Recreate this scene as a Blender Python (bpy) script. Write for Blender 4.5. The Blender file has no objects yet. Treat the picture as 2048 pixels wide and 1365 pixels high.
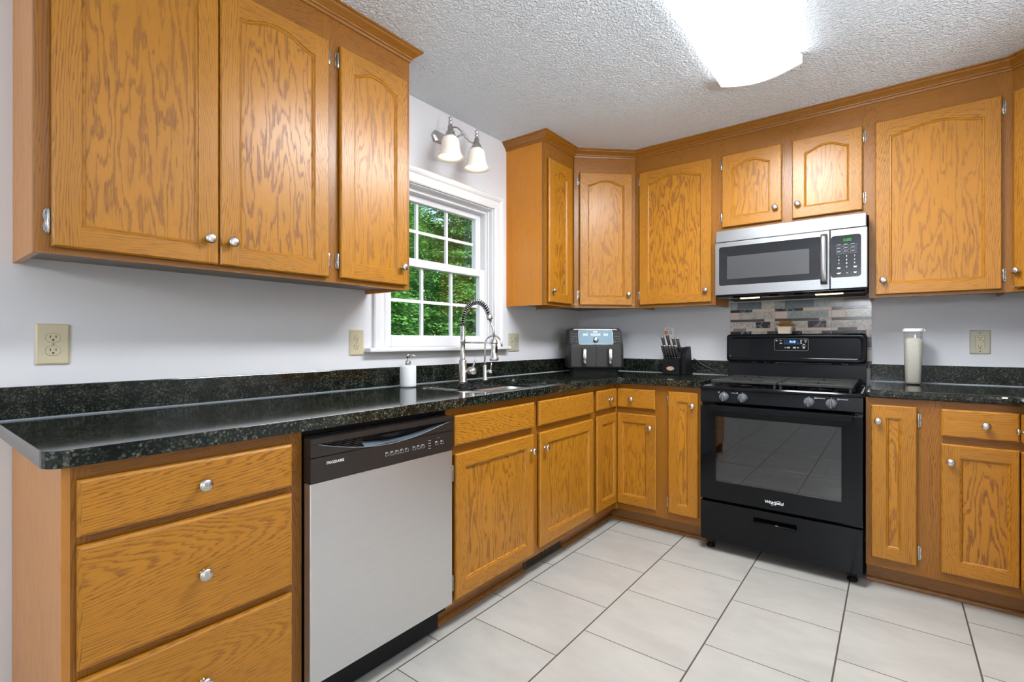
import bpy, bmesh, math, random
from mathutils import Vector as V, Matrix
C = bpy.context.scene.collection
S = bpy.context.scene
PI = math.pi
rnd = random.Random(7)

# ------------------------------------------------------------------ camera
cd = bpy.data.cameras.new('camera'); cam = bpy.data.objects.new('camera', cd); C.objects.link(cam)
cam.location = (1.997, -3.4765, 1.152)
cam.rotation_euler = (PI/2, 0, 0.6576)
cd.sensor_fit = 'HORIZONTAL'; cd.sensor_width = 36.0; cd.lens = 36.0*984.93/2048
cd.clip_start = 0.05; cd.clip_end = 200
S.camera = cam

# ------------------------------------------------------------------ colour, world, sun, added fill lights
S.view_settings.view_transform = 'Standard'
S.view_settings.look = 'None'
S.view_settings.exposure = 0.03
S.view_settings.gamma = 1.0
S.view_settings.use_curve_mapping = False
try:
    S.cycles.max_bounces = 8; S.cycles.diffuse_bounces = 5; S.cycles.glossy_bounces = 5
    S.cycles.transparent_max_bounces = 12; S.cycles.sample_clamp_indirect = 8.0
    S.cycles.caustics_reflective = False; S.cycles.caustics_refractive = False
except Exception:
    pass
W = bpy.data.worlds.new('World'); S.world = W; W.use_nodes = True
wn = W.node_tree; wn.nodes.clear()
sky = wn.nodes.new('ShaderNodeTexSky'); sky.sky_type = 'NISHITA'; sky.sun_disc = False
sky.sun_elevation = math.radians(48); sky.sun_rotation = math.radians(100); sky.air_density = 1.2; sky.dust_density = 2.0
bg = wn.nodes.new('ShaderNodeBackground'); bg.inputs['Strength'].default_value = 0.42
wo = wn.nodes.new('ShaderNodeOutputWorld')
wn.links.new(sky.outputs[0], bg.inputs[0]); wn.links.new(bg.outputs[0], wo.inputs[0])

def light(name, kind, loc, aim, energy, color=(1, 1, 1), size=None, size_y=None, angle=None):
    l = bpy.data.lights.new(name, kind); l.energy = energy; l.color = color
    if kind == 'AREA':
        l.shape = 'RECTANGLE'; l.size = size; l.size_y = size_y or size
    if angle is not None: l.angle = angle
    o = bpy.data.objects.new(name, l); C.objects.link(o); o.location = loc
    o.rotation_euler = (V(aim) - V(loc)).to_track_quat('-Z', 'Y').to_euler()
    return o
light('sun', 'SUN', (10, -2, 12), (-6, 3, 0), 9.0, (1, .96, .88), angle=0.02)
light('fill_area', 'AREA', (6.50, -4.55, 1.2), (0, -4.55, 1.2), 8, (.95, .98, 1), 2.05, 2.1)  # added soft fill entering through the unseen side window
pl = light('fill_point', 'POINT', (1.7, -5.6, 1.75), (1.7, -5.6, 0), 78, (.90, .95, 1)); pl.data.shadow_soft_size = .18  # added fill behind the camera, no lamp is built here
ul = light('ceiling_fill_spot', 'SPOT', (3.7, -2.9, 1.15), (3.1, -2.5, 2.44), 340, (.88, .94, 1)); ul.data.spot_size = math.radians(135); ul.data.spot_blend = 1.0; ul.data.shadow_soft_size = .25  # added upward fill to brighten the ceiling, no lamp is built here
FIXTURE = 54.0     # radiance of the lit ceiling lens

# ------------------------------------------------------------------ node helpers
class NT:
    def __init__(s, name):
        s.m = bpy.data.materials.new(name); s.m.use_nodes = True
        s.t = s.m.node_tree; s.t.nodes.clear()
        s.out = s.t.nodes.new('ShaderNodeOutputMaterial')
    def n(s, typ, **kw):
        nd = s.t.nodes.new(typ)
        for k, v in kw.items(): setattr(nd, k, v)
        return nd
    def put(s, sock, v):
        if isinstance(v, bpy.types.NodeSocket): s.t.links.new(v, sock)
        elif v is not None: sock.default_value = v
    def math(s, op, a, b=None, c=None):
        nd = s.n('ShaderNodeMath', operation=op)
        for i, v in enumerate((a, b, c)):
            if v is not None: s.put(nd.inputs[i], v)
        return nd.outputs[0]
    def xyz(s, x, y, z):
        nd = s.n('ShaderNodeCombineXYZ')
        for i, v in enumerate((x, y, z)): s.put(nd.inputs[i], v)
        return nd.outputs[0]
    def sep(s, v):
        nd = s.n('ShaderNodeSeparateXYZ'); s.put(nd.inputs[0], v); return nd.outputs
    def noise(s, vec, scale, detail=2, rough=.5, dist=0):
        nd = s.n('ShaderNodeTexNoise'); s.put(nd.inputs['Vector'], vec)
        for k, v in (('Scale', scale), ('Detail', detail), ('Roughness', rough), ('Distortion', dist)): nd.inputs[k].default_value = v
        return nd.outputs['Fac']
    def voro(s, vec, scale, feature='F1', out='Distance'):
        nd = s.n('ShaderNodeTexVoronoi', feature=feature); s.put(nd.inputs['Vector'], vec); nd.inputs['Scale'].default_value = scale
        return nd.outputs[out]
    def ramp(s, fac, stops, interp='LINEAR'):
        nd = s.n('ShaderNodeValToRGB'); s.put(nd.inputs[0], fac); cr = nd.color_ramp; cr.interpolation = interp
        while len(cr.elements) < len(stops): cr.elements.new(.5)
        for e, (p, c) in zip(cr.elements, stops):
            e.position = p; e.color = (c, c, c, 1) if isinstance(c, (int, float)) else (*c, 1)
        return nd.outputs[0]
    def mix(s, f, a, b, blend='MIX'):
        nd = s.n('ShaderNodeMix', data_type='RGBA', blend_type=blend)
        s.put(nd.inputs[0], f)
        s.put(nd.inputs[6], (*a, 1) if isinstance(a, tuple) else a); s.put(nd.inputs[7], (*b, 1) if isinstance(b, tuple) else b)
        return nd.outputs[2]
    def bump(s, h, strength, dist=.001):
        nd = s.n('ShaderNodeBump'); s.put(nd.inputs['Height'], h); nd.inputs['Strength'].default_value = strength; nd.inputs['Distance'].default_value = dist
        return nd.outputs[0]
    def obj(s): return s.n('ShaderNodeTexCoord').outputs['Object']
    def pos(s): return s.n('ShaderNodeNewGeometry').outputs['Position']
    def pr(s, **kw):
        nd = s.n('ShaderNodeBsdfPrincipled')
        for k, v in kw.items():
            k = k.replace('_', ' ')
            if k == 'Coat': k = 'Coat Weight'
            if k == 'Spec': k = 'Specular IOR Level'
            if k == 'Trans': k = 'Transmission Weight'
            if isinstance(v, tuple) and len(v) == 3 and k != 'Normal': v = (*v, 1)
            s.put(nd.inputs[k], v)
        return nd
    def done(s, sh):
        s.t.links.new(sh if isinstance(sh, bpy.types.NodeSocket) else sh.outputs[0], s.out.inputs[0]); return s.m

def plain(name, col, rough=.5, metal=0, spec=.5, coat=0, var=.06, scale=40, **kw):
    """simple procedural surface: a colour with a faint mottling"""
    t = NT(name)
    f = t.noise(t.obj(), scale, 3)
    c = t.mix(t.math('MULTIPLY', f, 1.0), tuple(min(1, x*(1-var)) for x in col), tuple(min(1, x*(1+var)) for x in col))
    return t.done(t.pr(Base_Color=c, Roughness=rough, Metallic=metal, Spec=spec, Coat=coat, **kw))

def emit(name, col, k):
    t = NT(name); e = t.n('ShaderNodeEmission'); e.inputs[0].default_value = (*col, 1); e.inputs[1].default_value = k
    return t.done(e)

def wood(name, light_c, dark_c, contrast=1.0, rough=.33, coat=.18):
    """plain-sawn oak: growth rings of a log cut by the board, from board coordinates carried in UVs"""
    t = NT(name)
    g = t.n('ShaderNodeUVMap', uv_map='grain').outputs[0]; b = t.n('ShaderNodeUVMap', uv_map='board').outputs[0]
    gx, gy, _ = t.sep(g); sd, uo, _ = t.sep(b)
    seed = t.math('MULTIPLY', sd, 37.0)
    lowv = t.xyz(t.math('MULTIPLY', gx, 5.0), t.math('MULTIPLY', gy, 1.6), seed)
    low = t.math('SUBTRACT', t.noise(lowv, 1.0, 2, .5), .5)
    midv = t.xyz(t.math('MULTIPLY', gx, 24.0), t.math('MULTIPLY', gy, 4.0), t.math('ADD', seed, 5.0))
    mid = t.math('SUBTRACT', t.noise(midv, 1.0, 3, .6), .5)
    zigv = t.xyz(t.math('MULTIPLY', gx, 260.0), t.math('MULTIPLY', gy, 7.0), seed)
    zig = t.math('SUBTRACT', t.noise(zigv, 1.0, 1, .5), .5)
    u = t.math('ADD', gx, uo)
    u = t.math('ADD', u, t.math('MULTIPLY', low, .08))
    wk = t.n('ShaderNodeTexWhiteNoise', noise_dimensions='1D'); t.put(wk.inputs['W'], t.math('ADD', seed, 3.3))
    h = t.math('ADD', t.math('MULTIPLY', gy, t.math('ADD', .07, t.math('MULTIPLY', wk.outputs[0], .09))), .05)
    h = t.math('ADD', h, t.math('MULTIPLY', low, .05))
    r = t.math('SQRT', t.math('ADD', t.math('MULTIPLY', u, u), t.math('MULTIPLY', h, h)))
    r = t.math('ADD', r, t.math('MULTIPLY', mid, t.math('ADD', .007, t.math('MULTIPLY', wk.outputs[0], .017))))
    r = t.math('ADD', r, t.math('MULTIPLY', zig, .0062))
    pan = t.math('LESS_THAN', t.math('ABSOLUTE', uo), .05)          # wide veneer panel / straight-grained stile or rail
    cv = t.xyz(t.math('MULTIPLY', gx, 13.0), t.math('MULTIPLY', gy, 2.1), t.math('ADD', seed, 21.0))
    cv2 = t.xyz(t.math('MULTIPLY', gx, 46.0), t.math('MULTIPLY', gy, 7.5), t.math('ADD', seed, 14.0))
    rc = t.math('ADD', t.math('MULTIPLY', r, .30), t.math('MULTIPLY', t.noise(cv, 1.0, 2, .5), .062))
    rc = t.math('ADD', rc, t.math('MULTIPLY', t.noise(cv2, 1.0, 3, .65), .012))
    rc = t.math('ADD', rc, t.math('MULTIPLY', zig, .0026))
    rv = t.math('ADD', t.math('MULTIPLY', pan, t.math('DIVIDE', rc, .0074)), t.math('MULTIPLY', t.math('SUBTRACT', 1.0, pan), t.math('DIVIDE', r, .0060)))
    ring = t.math('FRACT', t.math('ADD', rv, 50.0))
    contrast = t.math('MULTIPLY', contrast, t.math('ADD', .60, t.math('MULTIPLY', wk.outputs[0], .38)))
    wid = t.math('ADD', .14, t.math('MULTIPLY', t.noise(t.xyz(t.math('MULTIPLY', gx, 30.0), t.math('MULTIPLY', gy, 3.0), t.math('ADD', seed, 9.0)), 1.0, 2, .5), .56))
    lead = t.math('MINIMUM', 1.0, t.math('MULTIPLY', ring, 14.0))
    trail = t.n('ShaderNodeClamp'); t.put(trail.inputs[0], t.math('MULTIPLY', t.math('SUBTRACT', wid, ring), 6.5))
    soft = t.math('MULTIPLY', t.ramp(ring, [(0, .30), (.7, 0), (1, 0)]), 1.0)
    rr = t.math('MULTIPLY', lead, t.math('MAXIMUM', trail.outputs[0], soft))
    porev = t.xyz(t.math('MULTIPLY', gx, 620.0), t.math('MULTIPLY', gy, 16.0), seed)
    pore = t.ramp(t.noise(porev, 1.0, 2, .6), [(.36, 1), (.50, 0)])
    strv = t.xyz(t.math('MULTIPLY', gx, 330.0), t.math('MULTIPLY', gy, 10.0), t.math('ADD', seed, 2.0))
    rr = t.math('MULTIPLY', rr, t.ramp(t.noise(strv, 1.0, 2, .6), [(.30, .55), (.58, 1)]))
    tone = t.noise(lowv, .8, 1)
    f = t.math('MULTIPLY', t.math('ADD', t.math('MULTIPLY', rr, .80), t.math('MULTIPLY', t.math('MULTIPLY', pore, t.math('ADD', rr, .35)), .34)), contrast)
    f = t.math('MINIMUM', f, 1.0)
    wn_ = t.n('ShaderNodeTexWhiteNoise', noise_dimensions='1D'); t.put(wn_.inputs['W'], seed)
    l2 = t.mix(tone, tuple(x*.90 for x in light_c), tuple(min(1, x*1.10) for x in light_c))
    l2 = t.mix(t.math('MULTIPLY', wn_.outputs[0], .22), l2, tuple(x*.62 for x in light_c))
    c = t.mix(f, l2, dark_c)
    nm = t.bump(t.math('SUBTRACT', 0, f), .10, .0006)
    return t.done(t.pr(Base_Color=c, Roughness=t.math('ADD', rough, t.math('MULTIPLY', f, .12)), Spec=.36, Coat=coat, Coat_Roughness=.26, Normal=nm))

M = {}
M['oak'] = wood('honey_oak', (.430, .176, .0115), (.160, .054, .0085))
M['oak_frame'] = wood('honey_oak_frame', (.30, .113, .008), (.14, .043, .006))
M['oak_side'] = wood('oak_veneer', (.52, .215, .040), (.40, .150, .026), contrast=.5, rough=.36, coat=.1)
M['oak_lamplit'] = wood('oak_side_lamplit', (.56, .205, .0135), (.40, .130, .010), contrast=.6, rough=.30)  # warm glow of the wall light put into the veneer colour
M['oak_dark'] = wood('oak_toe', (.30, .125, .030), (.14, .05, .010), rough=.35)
M['maple'] = plain('cabinet_underside', (.20, .16, .125), .5)
M['inside'] = plain('cabinet_inside', (.10, .06, .03), .7)

def granite():
    t = NT('dark_green_granite'); p0 = t.obj()
    dn = t.n('ShaderNodeTexNoise'); t.put(dn.inputs['Vector'], p0); dn.inputs['Scale'].default_value = 160; dn.inputs['Detail'].default_value = 2
    ad = t.n('ShaderNodeVectorMath', operation='MULTIPLY_ADD'); t.put(ad.inputs[0], dn.outputs['Color']); ad.inputs[1].default_value = (.007, .007, .007); t.put(ad.inputs[2], p0)
    p = ad.outputs[0]
    v1 = t.n('ShaderNodeTexVoronoi'); t.put(v1.inputs['Vector'], p); v1.inputs['Scale'].default_value = 230
    v2 = t.n('ShaderNodeTexVoronoi'); t.put(v2.inputs['Vector'], p); v2.inputs['Scale'].default_value = 120
    r1 = t.sep(v1.outputs['Color']); r2 = t.sep(v2.outputs['Color'])
    big = t.ramp(t.noise(p0, 22, 4, .6), [(.38, 0), (.62, 1)])
    s1 = t.math('MULTIPLY', t.ramp(r1[0], [(.64, 0), (.98, 1)]), t.math('ADD', .25, t.math('MULTIPLY', big, .75)))
    s2 = t.math('MULTIPLY', t.ramp(r2[0], [(.82, 0), (.98, 1)]), t.ramp(v2.outputs['Distance'], [(.25, 1), (.5, 0)]))
    base = t.mix(big, (.003, .005, .0045), (.009, .013, .0105))
    sc = t.mix(r1[1], (.085, .105, .085), (.16, .125, .06))
    c = t.mix(t.math('MULTIPLY', s1, .62), base, sc)
    c = t.mix(t.math('MULTIPLY', s2, .55), c, (.20, .20, .16))
    return t.done(t.pr(Base_Color=c, Roughness=.08, Spec=.40))
M['granite'] = granite()

def tilefloor():
    t = NT('floor_tile'); p = t.pos(); x, y, z = t.sep(p)
    G0, GW, GD, Y0 = .6200, .4050, .4040, -1.5470
    cx = t.math('DIVIDE', t.math('SUBTRACT', x, G0), GW)
    col = t.math('FLOOR', cx); fx = t.math('FRACT', cx)
    par = t.math('FLOORED_MODULO', col, 2.0)
    cy = t.math('ADD', t.math('DIVIDE', t.math('SUBTRACT', y, Y0), GD), t.math('MULTIPLY', par, .5))
    row = t.math('FLOOR', cy); fy = t.math('FRACT', cy)
    dx = t.math('MULTIPLY', t.math('MINIMUM', fx, t.math('SUBTRACT', 1.0, fx)), GW)
    dy = t.math('MULTIPLY', t.math('MINIMUM', fy, t.math('SUBTRACT', 1.0, fy)), GD)
    gx = t.ramp(t.math('DIVIDE', dx, .006), [(.40, 1), (.55, 0)])
    gy = t.ramp(t.math('DIVIDE', dy, .006), [(.24, 1), (.38, 0)])
    gr = t.math('MAXIMUM', gx, gy)
    wnz = t.n('ShaderNodeTexWhiteNoise', noise_dimensions='2D'); t.put(wnz.inputs['Vector'], t.xyz(col, row, 0))
    cl = t.noise(t.xyz(t.math('ADD', x, t.math('MULTIPLY', wnz.outputs[0], 7.0)), t.math('MULTIPLY', y, 1.8), t.math('MULTIPLY', wnz.outputs[0], 9.0)), 4.2, 5, .6)
    c = t.mix(t.ramp(cl, [(.3, 0), (.7, 1)]), (.37, .352, .318), (.46, .44, .40))
    c = t.mix(t.math('MULTIPLY', wnz.outputs[0], .14), c, (.35, .335, .31))
    c = t.mix(gr, c, (.075, .055, .042))
    h = t.math('SUBTRACT', 1.0, gr)
    fine = t.noise(p, 60, 3)
    nm = t.bump(t.math('ADD', h, t.math('MULTIPLY', fine, .06)), .35, .002)
    return t.done(t.pr(Base_Color=c, Roughness=t.math('ADD', .34, t.math('MULTIPLY', gr, .4)), Spec=.4, Normal=nm))
M['tile'] = tilefloor()

def paint(name, col, bump, scale, rough=.55, dist=.002):
    t = NT(name); p = t.pos()
    n1 = t.noise(p, scale, 4, .62)
    nm = t.bump(n1, bump, dist)
    return t.done(t.pr(Base_Color=t.mix(t.noise(p, 1.5, 2), tuple(x*.98 for x in col), col), Roughness=rough, Spec=.25, Normal=nm))
M['wall'] = paint('grey_wall_paint', (.69, .685, .705), .08, 180)
def ceiling_mat():
    t = NT('stippled_ceiling'); p = t.pos()
    a = t.noise(p, 82, 3, .6, .4); b = t.voro(p, 120, 'SMOOTH_F1')
    hgt = t.math('ADD', t.ramp(a, [(.42, 0), (.62, 1)]), t.math('MULTIPLY', b, .5))
    return t.done(t.pr(Base_Color=(.85, .93, 1.0), Roughness=.38, Spec=.5, Normal=t.bump(hgt, .9, .006)))
M['ceiling'] = ceiling_mat()
M['white'] = plain('white_trim_paint', (.73, .73, .745), .32, var=.01)
M['vinyl'] = plain('white_vinyl', (.76, .76, .775), .3, var=.01)
M['plastic'] = plain('white_plastic', (.82, .81, .78), .35, var=.02)
M['fixture'] = plain('fixture_white', (.80, .80, .80), .4, var=.01)
M['fixture_line'] = plain('fixture_grey', (.20, .20, .20), .5)
def lens(name, FIXTURE):
    t = NT(name); n = t.noise(t.obj(), 900, 2)
    e = t.n('ShaderNodeEmission'); e.inputs[0].default_value = (.93, .965, 1, 1)
    t.put(e.inputs[1], t.math('ADD', FIXTURE*.97, t.math('MULTIPLY', n, FIXTURE*.06)))
    return t.done(e)
M['lens'] = lens('lit_diffuser', FIXTURE); M['lens_side'] = lens('lit_diffuser_side', 6.0)
def brushed(name, col, rough, axis, stretch=260, amt=.12):
    t = NT(name); x, y, z = t.sep(t.obj())
    sx = [3, 3, 3]
    for i in range(3): sx[i] = stretch if i != axis else 4
    n = t.noise(t.xyz(t.math('MULTIPLY', x, sx[0]), t.math('MULTIPLY', y, sx[1]), t.math('MULTIPLY', z, sx[2])), 1.0, 3, .6)
    c = t.mix(n, tuple(v*(1-amt) for v in col), col)
    return t.done(t.pr(Base_Color=c, Metallic=1.0, Roughness=t.math('ADD', rough, t.math('MULTIPLY', n, .10)), Normal=t.bump(n, .03, .0004)))
M['steel_y'] = brushed('brushed_steel_dishwasher', (.72, .725, .74), .34, 1)
M['steel_x'] = brushed('brushed_steel', (.34, .345, .35), .30, 0)
M['fascia'] = brushed('air_fryer_steel', (.075, .105, .125), .42, 0)
M['sink_steel'] = brushed('sink_steel', (.74, .75, .76), .28, 1)
M['nickel'] = plain('satin_nickel', (.60, .57, .54), .27, 1, var=.04)
M['chrome'] = plain('bright_nickel', (.46, .45, .44), .16, 1, var=.03)
M['bright'] = plain('polished_steel', (.80, .80, .80), .16, 1, var=.02)
M['darknickel'] = plain('brushed_pewter', (.56, .55, .54), .30, 1, var=.08)
M['spring'] = plain('dark_steel_spring', (.40, .40, .40), .2, 1)
M['black'] = plain('gloss_black', (.004, .0045, .0055), .09, 0, .20, coat=0, var=.1)
M['blackmat'] = plain('matte_black', (.008, .008, .009), .5, 0, .18, var=.1)
M['dwblack'] = plain('dishwasher_black', (.018, .014, .012), .32, var=.08)
M['dwgrip_sheen'] = plain('dishwasher_grip_sheen', (.075, .095, .115), .32, spec=1.0, var=.05)  # blue-grey base colour imitates the ceiling reflection on the black grip
M['iron'] = plain('cast_iron', (.022, .021, .021), .42, 0, .35, var=.2, scale=120)
M['charcoal'] = plain('charcoal_plastic', (.042, .039, .038), .40, 0, .3, var=.1)
M['graymark'] = plain('grey_marking', (.42, .42, .43), .5, var=.02)
M['whitemark'] = plain('white_marking', (.80, .80, .80), .5, var=.02)
M['knobface'] = plain('grey_speckled_knob', (.10, .108, .122), .4, var=.35, scale=300)
M['ivory'] = plain('ivory_plastic', (.56, .49, .33), .35, var=.02)
M['ivory2'] = plain('almond_plate', (.47, .45, .33), .40, var=.02)
M['slot'] = plain('dark_slot', (.02, .015, .01), .6)
M['ceramic'] = plain('matte_white_ceramic', (.74, .76, .78), .5, var=.02)
M['register'] = plain('brown_register', (.085, .062, .045), .45, .3, var=.1)
M['caulk_glint'] = plain('caulk_highlight', (.30, .33, .36), .25, var=.05)  # pale colour stands for the reflected highlight along the splash joint
def shade_mat():
    t = NT('lit_frosted_shade')
    p = t.pr(Base_Color=(.86, .80, .70), Roughness=.3, Spec=.4)
    p.inputs['Emission Color'].default_value = (1, .90, .76, 1); p.inputs['Emission Strength'].default_value = .16
    return t.done(p)
M['shade'] = shade_mat()
M['bulb'] = emit('bulb_glow', (1, .84, .62), 17.0)
M['mwlamp'] = emit('warm_cooktop_lamp', (1, .62, .30), 7.0)
M['green_led'] = emit('green_digits', (.10, .85, .12), 1.0)
M['blue_led'] = emit('blue_digits', (.32, .70, 1.0), 2.2)
M['blue_glow'] = emit('blue_display_back', (.01, .07, .28), .6)
M['white_led'] = emit('white_display', (.80, .93, 1.0), .95)
def glass(name, tint=(1, 1, 1), refl=.0, rough=0.0, k=.8):
    t = NT(name); tr = t.n('ShaderNodeBsdfTransparent'); tr.inputs[0].default_value = (*tint, 1)
    gl = t.n('ShaderNodeBsdfGlossy'); gl.inputs['Roughness'].default_value = rough
    fr = t.n('ShaderNodeFresnel'); fr.inputs[0].default_value = 1.45
    f = t.math('MINIMUM', t.math('ADD', t.math('MULTIPLY', fr.outputs[0], k), refl), 1.0)
    mx = t.n('ShaderNodeMixShader'); t.put(mx.inputs[0], f)
    t.t.links.new(tr.outputs[0], mx.inputs[1]); t.t.links.new(gl.outputs[0], mx.inputs[2])
    return t.done(mx)
M['pane'] = glass('window_glass', (.97, .98, .97), .0, 0, .10)
M['clear'] = glass('clear_plastic', (.97, .975, .97), .01, .02, .6)
M['ovenglass'] = glass('oven_glass', (.55, .56, .58), .075, .0, .8)
M['ovenin'] = plain('oven_inside', (.020, .020, .022), .5)
M['mwglass'] = plain('microwave_black_glass', (.010, .010, .011), .08, spec=.5, var=.1)
def mwmesh():
    t = NT('microwave_screen'); x, y, z = t.sep(t.obj())
    a = t.math('SINE', t.math('MULTIPLY', x, 2400.0)); b = t.math('SINE', t.math('MULTIPLY', z, 2400.0))
    f = t.ramp(t.math('MULTIPLY', a, b), [(.1, 0), (.5, 1)])
    return t.done(t.pr(Base_Color=t.mix(f, (.045, .045, .046), (.065, .065, .066)), Roughness=.25))
M['mwmesh'] = mwmesh()
def rice():
    t = NT('rice_grains'); v = t.n('ShaderNodeTexVoronoi'); t.put(v.inputs['Vector'], t.obj()); v.inputs['Scale'].default_value = 420
    c = t.mix(t.ramp(v.outputs['Distance'], [(.2, 1), (.8, 0)]), (.66, .61, .50), (.92, .88, .77))
    return t.done(t.pr(Base_Color=c, Roughness=.6))
M['rice'] = rice()
def leafm(name, a, b):
    t = NT(name); at = t.n('ShaderNodeUVMap', uv_map='board').outputs[0]; r = t.sep(at)[0]
    c = t.mix(r, a, b)
    d = t.n('ShaderNodeBsdfDiffuse'); t.put(d.inputs[0], c)
    tl = t.n('ShaderNodeBsdfTranslucent'); t.put(tl.inputs[0], c)
    mx = t.n('ShaderNodeMixShader'); mx.inputs[0].default_value = .38
    t.t.links.new(d.outputs[0], mx.inputs[1]); t.t.links.new(tl.outputs[0], mx.inputs[2])
    return t.done(mx)
M['leaf'] = leafm('green_leaves', (.05, .17, .040), (.20, .44, .11))
M['bark'] = plain('tree_bark', (.07, .055, .04), .9, var=.3, scale=12)
M['grass'] = plain('lawn', (.06, .14, .035), .9, var=.4, scale=6)
M['succulent'] = plain('dried_moss_plant', (.34, .19, .035), .6, var=.3, scale=60)
M['terrapot'] = plain('cream_pot', (.78, .66, .52), .45, var=.02)
M['orange'] = plain('orange_label', (.85, .22, .10), .5, var=.05)
M['emblem'] = plain('copper_emblem', (.55, .36, .24), .35, .2, var=.15, scale=200)
def stone(name, a, b, vein=(.7, .7, .68), amt=.0, scale=30, rough=.15):
    t = NT(name); p = t.obj()
    n = t.noise(p, scale, 5, .65, 1.2)
    c = t.mix(t.ramp(n, [(.35, 0), (.65, 1)]), a, b)
    v = t.ramp(t.math('ABSOLUTE', t.math('SUBTRACT', t.noise(p, scale*.55, 4, .6, 1.5), .5)), [(.0, 1), (.022, 0)])
    c = t.mix(t.math('MULTIPLY', v, amt), c, vein)
    return t.done(t.pr(Base_Color=c, Roughness=rough, Spec=.3))
MOS = [stone('mosaic_beige', (.70, .56, .45), (.78, .65, .54), (.45, .38, .33), .2),
       stone('mosaic_grey_marble', (.44, .43, .38), (.72, .67, .59), (.16, .17, .16), .8),
       stone('mosaic_green_marble', (.28, .34, .33), (.46, .50, .47), (.12, .16, .16), .8),
       stone('mosaic_slate_blue', (.13, .16, .18), (.19, .22, .24), (.2, .2, .2), .1),
       stone('mosaic_black_marble', (.012, .010, .012), (.03, .026, .028), (.50, .47, .45), .55, 9),
       stone('mosaic_brown', (.075, .050, .048), (.11, .08, .075), (.2, .2, .2), .1),
       stone('mosaic_taupe', (.24, .20, .19), (.30, .26, .25), (.2, .2, .2), .1),
       stone('mosaic_grout', (.52, .49, .45), (.56, .53, .49), (.2, .2, .2), 0)]

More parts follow.
